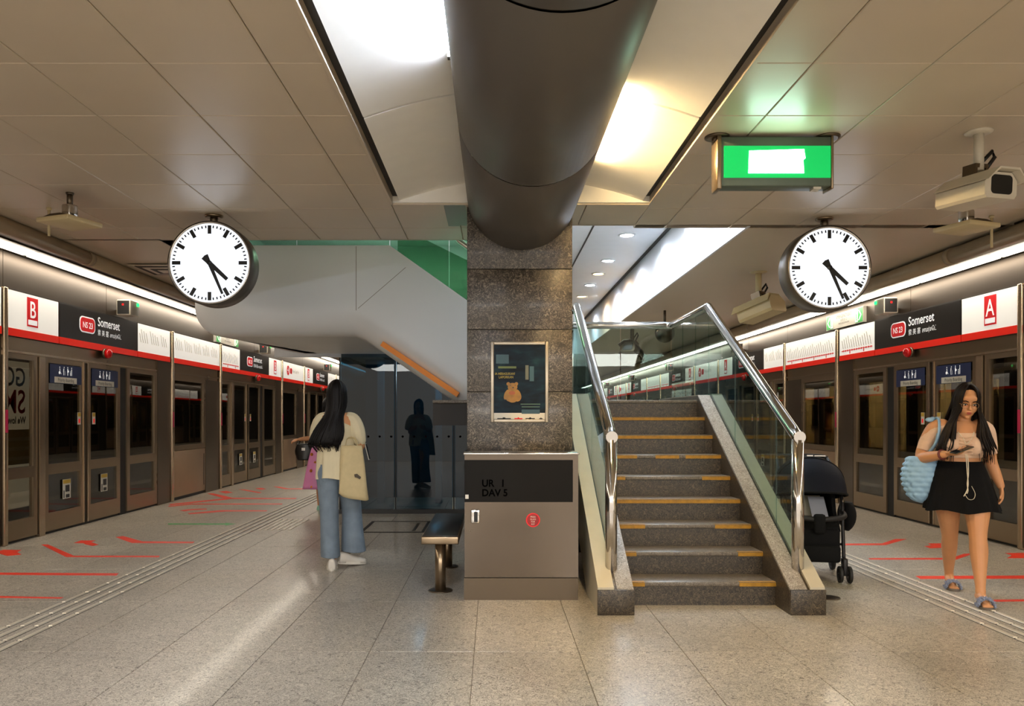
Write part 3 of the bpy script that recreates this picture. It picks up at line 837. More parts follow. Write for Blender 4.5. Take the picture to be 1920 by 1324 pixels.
# right: a train standing at the platform
tr = thing('train', 'metro train with lit interior standing behind the right screen doors', 'train', (XR+1.6, 20, 0))
tw = mat('train_white', 'c9c6be', 0.45); tin = mat('train_lining', 'd2c8a8', 0.5, emit=0.03); tdk = mat('train_window_band', '16171a', 0.3)
X0 = XR+0.28
mbA = MB(); mbB = MB(); mbC = MB(); win = MB()
for k in range(-1, 6):
    D = BAY0+PER*k-0.25
    # door pair D+0.75..D+2.54
    for (a, b_) in ((D+0.75, D+1.63), (D+1.66, D+2.54)):
        f = MB(); f.box((X0, a, 0.05), (X0+0.05, b_, 0.78)); f.box((X0, a, 0.78), (X0+0.05, a+0.12, 1.9)); f.box((X0, b_-0.12, 0.78), (X0+0.05, b_, 1.9)); f.box((X0, a+0.12, 1.78), (X0+0.05, b_-0.12, 1.9))
        dl = f.build('train_door', tw, tr)
        g = MB(); g.box((X0+0.02, a+0.12, 0.78), (X0+0.03, b_-0.12, 1.78)); g.build('glass_pane', M['glassdk'], dl)
    a, b_ = D+2.54, D+PER+0.75
    mbA.box((X0-0.02, a, 0.05), (X0+0.05, b_, 0.86)); mbA.box((X0-0.02, a, 1.86), (X0+0.05, b_, 2.25))
    for (q0, q1) in ((a, a+0.25), (a+1.45, a+1.85), (a+3.0, a+3.3), (b_-0.25, b_)):
        mbB.box((X0-0.02, q0, 0.86), (X0+0.05, q1, 1.86))
    mbB.box((X0-0.02, D+0.7, 1.9), (X0+0.05, D+2.6, 2.25))
    for (q0, q1) in ((a+0.25, a+1.45), (a+1.85, a+3.0), (a+3.3, b_-0.25)):
        g = MB(); g.box((X0, q0, 0.86), (X0+0.01, q1, 1.86)); g.build('window_pane', M['glassdk'], tr)
    # interior: seats and handles
    st = MB(); st.bbox((X0+0.08, a+0.25, 0.42), (X0+0.5, b_-0.3, 0.50), 0.03); st.bbox((X0+0.08, a+0.25, 0.5), (X0+0.14, b_-0.3, 0.88), 0.03); st.build('seat', mat('seat_yellow', 'b79a4c', 0.5) if k == -1 else bpy.data.materials['seat_yellow'], tr)
    st = MB(); st.bbox((X0+2.2, a+0.25, 0.42), (X0+2.6, b_-0.3, 0.50), 0.03); st.bbox((X0+2.55, a+0.25, 0.5), (X0+2.62, b_-0.3, 0.88), 0.03); st.build('seat', bpy.data.materials['seat_yellow'], tr)
    for i in range(9):
        y = D+0.2+i*0.68
        if k > 3: continue
        h = MB(); h.tube([(X0+0.85, y-0.075, 1.62), (X0+0.85, y+0.075, 1.62), (X0+0.85, y, 1.77)], 0.013, 8, closed=True); h.tube([(X0+0.85, y, 1.77), (X0+0.85, y, 1.95)], 0.014, 6)
        h.build('grab_handle', tin, tr)
mbA.build('car_body', tw, tr); mbB.build('window_pillar', tdk, tr)
mb = MB(); mb.box((X0+2.66, -2, 0.05), (X0+2.7, YEND, 2.3)); mb.build('far_lining', tin, tr)
mb = MB()
for k in range(-1, 6):
    a = BAY0+PER*k+2.6
    mb.box((X0+2.645, a+0.4, 0.95), (X0+2.66, a+1.6, 1.8)); mb.box((X0+2.645, a+2.0, 0.95), (X0+2.66, a+3.2, 1.8))
mb.build('far_window', tdk, tr)
mb = MB(); mb.box((X0-0.02, -2, -0.3), (X0+2.7, YEND, 0.05)); mb.build('car_floor', M['track'], tr)
mb = MB(); mb.box((X0-0.02, -2, 2.25), (X0+2.7, YEND, 2.4)); mb.build('car_roof', tin, tr)
mb = MB(); mb.box((X0+1.9, -2, 2.235), (X0+2.05, YEND, 2.25)); mb.build('car_lamp', mat('train_lamp', 'ffffff', 0.4, emit=16.0, ecol='fff0d0'), tr)
mb = MB(); mb.tube([(X0+0.85, -2, 1.95), (X0+0.85, YEND, 1.95)], 0.016, 8)
for y in (8.2, 11.8, 14.6, 18.2, 21): mb.tube([(X0+0.85, y, 0.05), (X0+0.85, y, 2.25)], 0.016, 8)
mb.build('grab_rail', M['chrome'], tr)
# ================================================================== STAIRCASE
RISE, GO, D0 = 0.168, 0.266, 5.53
SX0, SX1 = 0.955, 2.02
st = thing('staircase', 'granite staircase of nine steps with yellow nosings, right of the pillar', 'stairs', (1.49, D0, 0))
YEL = {1: [(0, .12), (.75, 1)], 2: [(0, .11), (.82, 1)], 3: [(0, .22), (.73, 1)], 4: [(0, 1)], 5: [(0, .16), (.77, 1)], 6: [(0, .3), (.45, .65), (.7, 1)], 7: [(0, 1)], 8: [(0, 1)]}
for i in range(1, 10):
    y = D0+(i-1)*GO; z = i*RISE
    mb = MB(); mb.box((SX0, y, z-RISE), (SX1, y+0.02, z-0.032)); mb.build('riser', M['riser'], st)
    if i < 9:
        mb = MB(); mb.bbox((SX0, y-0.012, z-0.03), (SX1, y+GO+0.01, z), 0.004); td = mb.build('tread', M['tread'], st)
        for (a, b_) in YEL[i]:
            mb = MB(); mb.box((SX0+(SX1-SX0)*a+0.002, y-0.0155, z-0.031), (SX0+(SX1-SX0)*b_-0.002, y-0.012, z-0.004)); mb.build('nosing', M['yellow'], td)
            mb = MB(); mb.box((SX0+(SX1-SX0)*a+0.002, y-0.0135, z), (SX0+(SX1-SX0)*b_-0.002, y+0.02, z+0.0015)); mb.build('nosing_top', M['yellow'], td)
YL, ZL = D0+8*GO, 9*RISE
mb = MB(); mb.bbox((-0.6, YL-0.012, ZL-0.03), (2.25, 9.45, ZL), 0.004); mb.build('landing', M['tread'], st)
mb = MB(); mb.box((-0.6, YL+0.02, ZL-0.25), (2.25, 9.45, ZL-0.03)); mb.build('landing_slab', M['gasket'], st)
sl = RISE/GO
def stringer(x0, x1, m, name, dz):
    """sloping kerb beside the steps"""
    yf = D0-0.27
    zf = 0.175+dz
    yt = YL-0.02
    zt = ZL+0.05+dz
    k = (zt-zf)/(yt-(yf+0.0))
    poly = [(yf, 0.0), (yf, zf), (yt, zt), (9.42, zt), (9.42, zt-0.35), (yt+0.1, zt-0.40), (yf+0.62, 0.0)]
    mb = MB(); mb.prism(poly[:4]+poly[4:], 'x', x0, x1); return mb.build(name, m, st)
stringer(SX1, SX1+0.115, M['kerb'], 'stringer', 0.0)
stringer(SX1+0.135, SX1+0.235, M['cream'], 'stringer_cladding', 0.012)
stringer(SX1+0.112, SX1+0.138, M['riser'], 'glass_channel', -0.008)
stringer(SX0-0.115, SX0, M['kerb'], 'stringer', 0.0)
stringer(SX0-0.245, SX0-0.135, M['cream'], 'stringer_cladding', 0.012)
stringer(SX0-0.138, SX0-0.112, M['riser'], 'glass_channel', -0.008)
# granite facing on the stringer ends and inner flanks
for (a, b_) in ((SX1, SX1+0.235), (SX0-0.245, SX0)):
    mb = MB(); mb.bbox((a-0.003, D0-0.285, 0), (b_+0.003, D0-0.268, 0.172), 0.003); mb.build('end_slab', M['riser'], st)
mb = MB()
def flank(x0, x1):
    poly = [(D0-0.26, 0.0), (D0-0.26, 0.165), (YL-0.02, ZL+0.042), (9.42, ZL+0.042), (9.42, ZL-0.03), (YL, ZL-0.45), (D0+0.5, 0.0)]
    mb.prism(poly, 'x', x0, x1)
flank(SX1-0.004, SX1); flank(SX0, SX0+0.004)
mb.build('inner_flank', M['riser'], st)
mb = MB(); mb.box((SX0-0.13, YL+0.02, 0), (SX1+0.13, YL+0.1, ZL-0.25)); mb.build('under_wall', M['dark'], st)

# ------------------------------------------------------------------ glass balustrades with steel handrails
def balustrade(x, side_, label):
    t = thing('stair_balustrade', label, 'railing', (x, 5.45, 0.18))
    zb = 0.20
    post = MB(); r = 0.042
    post.tube([(x, 5.45, 0.17), (x, 5.45, 1.185)], r, 20); post.build('post', M['chrome'], t)
    kz, ky = 2.445, 7.72
    mb = MB()
    c = 0.05
    dy, dz = ky-5.45, kz-1.20
    ln = math.hypot(dy, dz); uy, uz = dy/ln, dz/ln
    pts = [(x, 5.41, 1.205), (x, 5.45, 1.205), (x, 5.45+uy*0.09, 1.205+uz*0.09), (x, ky-uy*0.08, kz-uz*0.08), (x, ky, kz), (x, ky+0.08, kz), (x, 9.30, kz)]
    if side_ > 0:
        pts = pts[:6]+[(x, 9.22, kz), (x, 9.30, kz), (x-0.08, 9.30, kz), (-0.55, 9.30, kz)]
    else:
        pts = pts[:6]+[(x, ky+0.25, kz+0.0), (x-0.06, ky+0.32, kz+0.02), (x-0.5, ky+0.32, kz+0.30)]
    mb.tube(pts, [(r, r)]*len(pts), 18); mb.build('handrail', M['chrome'], t)
    # sloping panes between post and knee
    def bz(y): return 0.17+(ZL+0.05-0.17)*(y-(D0-0.27))/((YL-0.02)-(D0-0.27)) if y < YL-0.02 else ZL+0.05
    def tz(y): return 1.205+uz/uy*(y-5.45)-0.03 if y < ky else kz-0.03
    cut = [5.50, 6.18, 7.62] if side_ > 0 else [5.50, 6.5, 7.62]
    cut = [5.50, 5.86, 6.86, 7.70] if side_ > 0 else [5.50, 6.5, 7.70]
    for a, b_ in zip(cut[:-1], cut[1:]):
        a2, b2 = a+0.004, b_-0.004
        mb = MB(); mb.prism([(a2, bz(a2)), (b2, bz(b2)), (b2, tz(b2)), (a2, tz(a2))], 'x', x-0.006, x+0.006); mb.build('glass_pane', M['glass'], t)
    if side_ > 0:
        for a, b_ in ((7.708, 8.2), (8.208, 8.75), (8.758, 9.29)):
            mb = MB(); mb.box((x-0.006, a, ZL+0.04), (x+0.006, b_, kz-0.03)); mb.build('glass_pane', M['glass'], t)
        for a, b_ in ((-0.5, 0.55), (0.558, 1.525), (1.533, x-0.01)):
            mb = MB(); mb.box((a, 9.294, ZL+0.02), (b_, 9.306, kz-0.03)); mb.build('glass_pane', M['glass'], t)
    else:
        mb = MB(); mb.box((x-0.006, 7.708, ZL+0.04), (x+0.006, 7.98, kz-0.03)); mb.build('glass_pane', M['glass'], t)
balustrade(SX1+0.125, 1, 'right glass balustrade with steel handrail and post, beside the stroller')
balustrade(SX0-0.125, -1, 'left glass balustrade with steel handrail and post, beside the cabinet')

# ================================================================== WHITE CLADDING OF THE FLIGHT TO THE BRIDGE
YF, R = 8.2, 0.30
br = thing('footbridge_cladding', 'white rounded underside of the footbridge and sloping flight, left of the pillar', 'bridge', (-1.6, YF+1, 2.18))
def prof(P0, n, zb, zt, r):
    pts = [(P0[0], P0[1], zt)]
    pts.append((P0[0], P0[1], zt-0.02))
    m = 10
    for i in range(m+1):
        a = PI/2*i/m; ins = r-r*math.cos(a)
        pts.append((P0[0]+n[0]*ins, P0[1]+n[1]*ins, zb+r-r*math.sin(a)))
    return pts
ZB, ZTOP = 2.225, 3.165
XB, XE = -1.455, 0.45
slb = (2.225-1.41)/(1.455-0.28)
def zbot(x): return ZB if x < XB else ZB-slb*(x-XB)
def ztop(x): return ZTOP if x < -1.10 else ZTOP-0.71*(x+1.10)
stn = []
for y in (10.66, 9.6, 8.9): stn.append(((-3.26+(y-8.62)*0.25, y), (1, 0.0), -9))
for i in range(9):
    a = PI/2*i/8; stn.append(((-2.95-0.31*math.cos(a), YF+0.31-0.31*math.sin(a)), (math.cos(a), math.sin(a)), -9))
stn[2] = ((-3.26+0.05, 8.8), (1, 0), -9)
x = -2.8
while x < XE:
    stn.append(((x, YF), (0, 1), x)); x += 0.1
pts = []
for (p, n, xx) in stn:
    pts.append(prof(p, n, zbot(max(p[0], xx)), ztop(p[0]), R))
mb = MB(); mb.loft(pts, cap=False, closed=False)
nb = len(pts[0])
# soffit fan from the inner edge back to the glass line
inn = [q[-1] for q in pts]
for i in range(3, len(inn)-1):
    a, b_ = inn[i], inn[i+1]
    xa, xb_ = max(a[0], -2.70), max(b_[0], -2.70)
    mb.add([a, b_, (xb_, 10.75, b_[2]), (xa, 10.75, a[2])], [(0, 1, 2, 3)])
for i in range(3):
    a, b_ = inn[i], inn[i+1]
    mb.add([a, b_, (max(-2.6, b_[0]), 10.75, ZB), (max(-2.6, a[0]), 10.75, ZB)], [(0, 1, 2, 3)])
# top deck
top = [q[0] for q in pts]
for i in range(3, len(top)-1):
    a, b_ = top[i], top[i+1]
    mb.add([a, b_, (b_[0], 10.6, b_[2]), (a[0], 10.6, a[2])], [(3, 2, 1, 0)])
mb.build('cladding', M['white'], br)
# seams and the orange strip on the sloping lower edge
def strip(x0, z0, x1, z1, w, y0, y1, name, m):
    d = Vector((x1-x0, z1-z0)); nrm = Vector((-d.y, d.x)).normalized()*w/2
    mb = MB(); mb.prism([(x0-nrm.x, z0-nrm.y), (x1-nrm.x, z1-nrm.y), (x1+nrm.x, z1+nrm.y), (x0+nrm.x, z0+nrm.y)], 'y', y0, y1); mb.build(name, m, br)
strip(XB, ZB+R-0.05, XB, ZTOP-0.01, 0.006, YF-0.002, YF+0.01, 'seam', M['print_k'])
strip(XB+0.02, ZB+R-0.03, -0.93, 2.93, 0.005, YF-0.002, YF+0.01, 'seam', M['print_k'])
strip(-1.185, 2.125, -0.375, 1.58, 0.055, YF-0.006, YF+0.16, 'orange_strip', M['orange'])
# green glass on top of the flight, wall behind
gb = thing('flight_balustrade', 'green tinted glass balustrade on top of the white flight', 'railing', (-0.6, YF+0.05, 2.9))
for (xa, xb_) in ((-3.1, -2.1), (-2.092, -1.11)):
    mb = MB(); mb.box((xa, YF+0.045, ZTOP), (xb_, YF+0.057, 3.7)); mb.build('glass_pane', M['glassgr'], gb)
for (xa, xb_) in ((-1.10, -0.475), (-0.467, 0.3)):
    mb = MB(); mb.prism([(xa, ztop(xa)-0.01), (xb_, ztop(xb_)-0.01), (xb_, ztop(xb_)+0.95), (xa, 3.72)], 'y', YF+0.045, YF+0.057); mb.build('glass_pane', M['glassgr'], gb)
mb = MB(); mb.tube([(-1.1, YF+0.05, 4.0), (-0.36, YF+0.05, 3.22), (0.3, YF+0.05, 2.75)], 0.03, 12); mb.build('handrail', M['chrome'], gb)
mb = MB(); mb.prism([(-1.2, 3.1), (0.3, 2.0), (0.3, 3.0), (-1.2, 3.74)], 'y', 9.7, 9.712); mb.build('rear_pane', M['glassgr'], gb)
wv = MB(); wv.box((-3.1, 10.95, 2.19), (0.6, 11.0, 3.76)); tag(wv.build('wall_upper', M['ceil_hi']), 'pale wall above the glass room', None, kind='structure')
area('landing_fill', (-0.9, 9.6, 3.74), (0, 0, 0), 2.0, 0.5, 26, NEUT)  # added fill light over the flight, without a fixture

# ================================================================== GLASS ROOM UNDER THE BRIDGE
gr = thing('glass_room', 'dark blue glass room under the white footbridge', 'glass wall', (-1.2, 10.8, 0))
YG = 10.75
mul = [-2.135, -1.36, -0.55, 0.35, 0.9]
for a, b_ in zip(mul[:-1], mul[1:]):
    mb = MB(); mb.box((a+0.02, YG, 0.06), (b_-0.02, YG+0.015, 2.22)); mb.build('glass_pane', M['glassbl'], gr)
for x in mul:
    mb = MB(); mb.box((x-0.008, YG-0.004, 0.0), (x+0.008, YG+0.05, 2.17)); mb.build('mullion', M['gasket'], gr)
mb = MB(); mb.box((-2.15, YG-0.02, 0.0), (0.9, YG+0.05, 0.06)); mb.build('base_rail', M['black'], gr)
mb = MB(); mb.box((-2.145, YG+0.05, 0.06), (-2.13, 13.5, 2.17)); mb.build('side_pane', M['glassbl'], gr)
mb = MB(); mb.box((-2.13, 12.9, 0.0), (0.9, 13.0, 2.3)); mb.build('rear_panel', mat('room_rear', '223c48', 0.6), gr)
for x in (-1.75, -0.85, -0.25):
    mb = MB(); mb.box((x-0.05, 12.0, 0), (x+0.05, 12.1, 2.2)); mb.build('inner_post', mat('room_post', '6f8892', 0.5) if x == -1.75 else bpy.data.materials['room_post'], gr)
mb = MB()
for i in range(12): mb.lathe([(0.0001, -0.002), (0.016, -0.002)], (-1.9+i*0.16, YG, 1.07), 'y', 12)
point('glass_room_fill', (-1.1, 11.6, 2.0), 9, (0.6, 0.85, 1.0), 0.1)  # added cool fill that lifts the teal behind the glass, no real fixture
mb.build('warning_dots', mat('glass_dots', '7a2a2a', 0.5), gr)

# ================================================================== CABINET WITH DARK SCREEN
cab = thing('steel_cabinet', 'stainless steel cabinet with dark screen at the foot of the pillar', 'cabinet', (0.2, 5.69, 0))
CY = 5.69
mb = MB(); mb.box((-0.212, CY, 0.165), (0.625, 6.26, 1.068)); mb.build('body', M['cab'], cab)
mb = MB(); mb.box((-0.216, CY-0.004, 0.0), (0.622, 6.26, 0.16)); mb.build('plinth', M['steel_dk'], cab)
mb = MB(); mb.bbox((-0.22, CY-0.012, 1.068), (0.632, 6.265, 1.083), 0.004); mb.build('top_plate', M['chrome'], cab)
mb = MB(); mb.box((-0.212, CY-0.002, 0.72), (0.585, CY, 1.03)); mb.box((-0.205, CY-0.006, 0.725), (0.578, CY-0.002, 1.025))
scr = mb.build('screen', mat('dark_screen', '14110d', 0.4, spec=0.12), cab)
for (s_, z) in (('UR   I', 0.835), ('DAV 5', 0.765)):
    text('screen_text', s_, 0.072, mat('screen_ink', '040303', 0.9, spec=0.02) if z > 0.8 else bpy.data.materials['screen_ink'], scr, (-0.085, CY-0.0065, z), (1, 0, 0), (0, 0, 1), 'LEFT', 0.95, 0.001, 0.002)
mb = MB(); mb.bbox((-0.165, CY-0.012, 0.565), (-0.10, CY, 0.665), 0.006); h = mb.build('latch', M['chrome'], cab)
mb = MB(); mb.box((-0.142, CY-0.0135, 0.575), (-0.115, CY-0.012, 0.65)); mb.build('latch_slot', M['black'], h)
mb = MB(); mb.box((-0.206, CY-0.008, 0.745), (-0.182, CY-0.006, 0.775)); mb.build('lock_sticker', M['stickerw'], cab)
mb = MB()
for x in (-0.175, -0.158): mb.ell((x, CY-0.002, 0.508), (0.004, 0.004, 0.004), seg=8, ring=6)
mb.build('rivet', M['chrome'], cab)
mb = MB(); mb.lathe([(0.052, -0.0005), (0.052, -0.003)], (0.292, CY, 0.588), 'y', 32); s1 = mb.build('round_sticker', M['badge'], cab)
mb = MB(); mb.lathe([(0.044, -0.003), (0.044, -0.0045)], (0.292, CY, 0.588), 'y', 32); mb.build('inner_disc', mat('sticker_dark_red', '9c1014', 0.4), s1)
for i, s_ in enumerate(('PRESS', 'GLASS', 'FOR', 'KEY')):
    text('sticker_text', s_, 0.017, M['stickerw'], s1, (0.292, CY-0.0048, 0.606-i*0.018), (1, 0, 0), (0, 0, 1), 'CENTER', 0.9, 0.0005)
# recess behind the cabinet's left edge
# ================================================================== POSTER ON THE PILLAR
po = thing('framed_poster', 'framed dark poster with a yellow teddy bear on the granite pillar', 'poster', (0.213, PY, 1.63))
def pp(u, v): return ((u-UC)/FPX*PY, EYE-(v-VC)/FPX*PY)
x0, z1 = pp(920, 641); x1, z0 = pp(1028, 792)
f = MB()
fw = 0.026
f.bbox((x0, PY-0.022, z0), (x0+fw, PY, z1), 0.005); f.bbox((x1-fw, PY-0.022, z0), (x1, PY, z1), 0.005)
f.bbox((x0+fw, PY-0.022, z0), (x1-fw, PY, z0+fw), 0.005); f.bbox((x0+fw, PY-0.022, z1-fw), (x1-fw, PY, z1), 0.005)
f.build('frame', mat('frame_alu', 'b5aa98', 0.3, 0.6), po)
def poster_mat():
    m = bpy.data.materials.new('poster_print'); m.use_nodes = True
    nt = m.node_tree; N = nt.nodes; L = nt.links; b = N['Principled BSDF']
    g = N.new('ShaderNodeTexCoord'); mp = N.new('ShaderNodeMapping'); mp.inputs['Scale'].default_value = (3.0, 1, 9.0)
    L.new(g.outputs['Object'], mp.inputs[0])
    n = N.new('ShaderNodeTexNoise'); n.inputs['Scale'].default_value = 1.6; n.inputs['Detail'].default_value = 3
    L.new(mp.outputs[0], n.inputs['Vector'])
    r = N.new('ShaderNodeValToRGB'); E = r.color_ramp.elements
    E[0].position = 0.35; E[0].color = (*lin('080f18'), 1); E[1].position = 0.75; E[1].color = (*lin('22464a'), 1)
    e = E.new(0.55); e.color = (*lin('0e2230'), 1)
    L.new(n.outputs['Fac'], r.inputs[0]); L.new(r.outputs[0], b.inputs['Base Color'])
    b.inputs['Roughness'].default_value = 0.35; b.inputs['Specular IOR Level'].default_value = 0.15
    return m
mb = MB(); mb.box((x0+fw, PY-0.008, z0+fw), (x1-fw, PY-0.004, z1-fw)); pr_ = mb.build('print', poster_mat(), po)
mb = MB(); mb.box((x0+fw, PY-0.0085, z0+fw), (x1-fw, PY-0.008, z0+fw+0.05)); lg = mb.build('logo_band', M['stickerw'], po)
for (u, w, m) in ((945, 0.11, 'print_dk'), (972, 0.065, 'badge'), (994, 0.075, 'print_dk'), (1014, 0.025, 'print_dk')):
    c = pp(u, 785)
    mb = MB(); mb.box((c[0]-w/2, PY-0.0092, c[1]-0.004), (c[0]+w/2, PY-0.0086, c[1]+0.004)); mb.box((c[0]-w*0.1, PY-0.0092, c[1]-0.010), (c[0]+w*0.1, PY-0.0086, c[1]+0.010)); mb.build('logo', M[m], lg)
ty = mat('poster_yellow', 'a8921e', 0.3)
a = pp(928, 703); text('poster_text', 'IA MERAGUKAN?', 0.026, ty, pr_, (a[0], PY-0.0085, a[1]), (1, 0, 0), (0, 0, 1), 'LEFT', 0.82, 0.0005, 0.0006)
a = pp(935, 709.5); text('poster_text', 'LAPORKAN', 0.028, ty, pr_, (a[0], PY-0.0085, a[1]), (1, 0, 0), (0, 0, 1), 'LEFT', 0.82, 0.0005, 0.0006)
tg = mat('poster_green', '3c5a48', 0.3)
for (u0, v0, u1, v1, m) in ((976, 757, 1013, 759, tg), (978, 762, 1012, 764, tg), (934, 687, 968, 691, mat('poster_olive', '6b7a3a', 0.4)), (930, 665, 954, 682, mat('poster_teal', '2f5560', 0.4)), (978, 768, 1012, 776, mat('poster_blue', '1c4452', 0.4)), (985, 685, 991, 712, mat('poster_skin', '6a6a58', 0.4)), (993, 687, 1001, 715, bpy.data.materials['poster_teal'])):
    a, b_ = pp(u0, v0), pp(u1, v1)
    mb = MB(); mb.box((a[0], PY-0.0088, a[1]), (b_[0], PY-0.008, b_[1])); mb.build('picture_patch', m, pr_)
# the bear is flat print: discs in the printed plane
by = mat('bear_yellow', 'a87412', 0.35, var=0.2, scale=20); bo = mat('bear_orange', 'b05a20', 0.4); bk = M['print_dk']
def disc(u, v, ru, rv, d, m, rot=0):
    c = pp(u, v); k = PY/FPX; n = 22
    ca, sa = math.cos(rot), math.sin(rot)
    vs = []
    for i in range(n):
        a = 2*PI*i/n; p, q = ru*k*math.cos(a), rv*k*math.sin(a)
        vs.append((c[0]+p*ca-q*sa, PY-0.008-d, c[1]+p*sa+q*ca))
    mb = MB(); mb.add(vs, [tuple(range(n))]); return vs, m
bear = {}
for (u, v, ru, rv, d, m, rot) in ((953, 720, 3.4, 3.4, 1, by, 0), (968, 720, 3.4, 3.4, 1, by, 0), (961, 726, 9, 8, 2, by, 0), (961, 743, 12, 12, 1.5, by, 0),
        (950, 740, 4.5, 10, 2, by, -0.35), (972, 740, 4.5, 10, 2, by, 0.35), (955, 748, 6, 5, 3, by, 0), (970, 748, 6, 5, 3, by, 0), (960, 737, 6, 3.6, 2.6, bo, 0), (962, 727, 1.4, 1.2, 3, bk, 0), (957, 722.5, .8, .8, 3, bk, 0), (966, 722.5, .8, .8, 3, bk, 0)):
    vs, mm = disc(u, v, ru, rv, d*0.0004, m, rot)
    bear.setdefault(mm.name, MB()).add(vs, [tuple(range(len(vs)))])
for kx, mb in bear.items(): mb.build('bear_print', bpy.data.materials.get(kx), pr_)

# ================================================================== BENCH AND FLOOR HATCH
be = thing('bench', 'narrow steel bench with black seat beside the cabinet', 'bench', (-0.41, 6.5, 0))
mb = MB(); mb.bbox((-0.545, 5.83, 0.385), (-0.262, 7.20, 0.443), 0.006); mb.build('seat_frame', M['steel'], be)
mb = MB(); mb.bbox((-0.535, 5.845, 0.443), (-0.272, 7.19, 0.45), 0.003); mb.build('seat', mat('bench_black', '23211f', 0.3), be)
for y in (5.99, 6.95):
    mb = MB(); mb.tube([(-0.41, y, 0), (-0.41, y, 0.386)], 0.042, 20); lg = mb.build('leg', M['steel'], be)
    mb = MB(); mb.lathe([(0.095, 0.0), (0.095, 0.006), (0.09, 0.008), (0.0001, 0.008)], (-0.41, y, 0), 'z', 28); mb.build('foot_plate', M['steel_dk'], lg)
ht = thing('floor_hatch', 'square floor hatch with dark metal frame in front of the glass room', 'hatch', (-1.15, 9.3, 0))
hx0, hx1, hy0, hy1 = -1.56, -0.80, 8.98, 9.95
mb = MB()
for (a, b_) in (((hx0, hy0), (hx1, hy0+0.05)), ((hx0, hy1-0.05), (hx1, hy1)), ((hx0, hy0+0.05), (hx0+0.04, hy1-0.05)), ((hx1-0.04, hy0+0.05), (hx1, hy1-0.05))): mb.box((*a, 0), (*b_, 0.004))
mb.build('frame', M['gasket'], ht)
mb = MB(); mb.box((hx0+0.045, hy0+0.055, 0), (hx1-0.045, hy1-0.055, 0.003)); mb.build('cover', M['floor'], ht)
mb = MB(); mb.box((hx1-0.16, hy0+0.1, 0.003), (hx1-0.12, hy1-0.2, 0.0045)); mb.build('handle', M['steel_dk'], ht)

# ================================================================== TACTILE STRIPS
bm_ = bmesh.new(); bmesh.ops.create_cube(bm_, size=1)
for v in bm_.verts: v.co = Vector((v.co.x*0.03, v.co.y*0.30, (v.co.z+0.5)*0.006)); 
for v in bm_.verts:
    if v.co.z > 0.003: v.co.x *= 0.7; v.co.y *= 0.975
bar_me = bpy.data.meshes.new('tactile_bar'); bm_.to_mesh(bar_me); bm_.free(); bar_me.materials.append(M['bar'])
for (xs4, lb, ph) in (((-3.118, -3.028, -2.938, -2.848), 'left tactile guide strip of four rows of steel bars', 4.96), ((3.18, 3.275, 3.37, 3.465), 'right tactile guide strip of four rows of steel bars', 5.02)):
    t = thing('tactile_strip', lb, 'tactile paving', ((xs4[0]+xs4[3])/2, 8, 0))
    ln = MB()
    for x in xs4: ln.box((x-0.022, 2.4, 0.0), (x+0.022, 40, 0.0012))
    ln.build('bar_bed', M['gasket'], t)
    mb = MB()
    y = ph-0.32*7+0.16; n = 0
    while y < 40:
        for x in xs4:
            if n < 70: put('tactile_bar', bar_me, t, (x-t.location.x, y-t.location.y, 0.0012))
            else: mb.box((x-0.013, y-0.145, 0), (x+0.013, y+0.145, 0.006))
        y += 0.32; n += 1
    tag(mb.build('tactile_bar_far', M['bar'], t), kind='stuff')
t = thing('tactile_patch', 'square tactile patch of short steel bars beside the left guide strip', 'tactile paving', (-2.7, 9.65, 0))
for i in range(6):
    for j in range(3):
        x = -2.775+i*0.05
        o = put('tactile_bar', bar_me, t, (x+(0.0)-t.location.x, 9.33+0.33*j-t.location.y, 0.0))
        o.location.x += 0.02*i

# ================================================================== FLOOR MARKINGS
def z2(x, y): return (x/3, 800+y/3)
def zr(x, y): return (1580+x/2.647, 680+y/2.647)
def mark(polys, name, label, m, group=None):
    allp = [fl(*p)[:2] for poly in polys for p in poly]
    cx = sum(p[0] for p in allp)/len(allp); cy_ = sum(p[1] for p in allp)/len(allp)
    mb = MB()
    for poly in polys: 
        q = [fl(*p)[:2] for p in poly]
        ar = sum(q[i][0]*q[(i+1) % len(q)][1]-q[(i+1) % len(q)][0]*q[i][1] for i in range(len(q)))
        if ar < 0: q = q[::-1]
        mb.prism(q, 'z', 0.0, 0.0016)
    mb.v = [(a-cx, b_-cy_, c) for a, b_, c in mb.v]
    o = mb.build(name, m); o.location = (cx, cy_, 0)
    tag(o, label, 'floor marking', group)
G = 'red markings on the platform floor'
mark([[z2(-300, 820), z2(0, 822), z2(668, 826), z2(655, 838), z2(0, 834), z2(-300, 832)]], 'floor_line', 'thick straight red line on the left floor ending at the tactile strip', M['red'], G)
mark([[z2(-300, 952), z2(0, 954), z2(358, 961), z2(340, 968), z2(0, 963), z2(-300, 961)]], 'floor_line', 'thin red line nearest the camera on the left floor', M['red'], G)
mark([[z2(232, 664), z2(270, 664), z2(415, 727), z2(900, 727), z2(893, 735), z2(372, 734)]], 'floor_line', 'bent red line in the middle of the left floor', M['red'], G)
mark([[z2(650, 622), z2(692, 616), z2(800, 646), z2(1095, 648), z2(1085, 656), z2(742, 655)]], 'floor_line', 'bent red line nearest the left near door leaves', M['red'], G)
mark([[z2(415, 655), z2(455, 641), z2(538, 641), z2(512, 651), z2(555, 664), z2(522, 672), z2(478, 662), z2(470, 656)]], 'floor_arrow', 'broad red arrow between the two bent red lines on the left floor', M['red'], G)
mark([[z2(-30, 706), z2(20, 694), z2(120, 695), z2(96, 707), z2(120, 720), z2(40, 728), z2(0, 716)]], 'floor_arrow', 'broad red arrow at the left picture edge', M['red'], G)
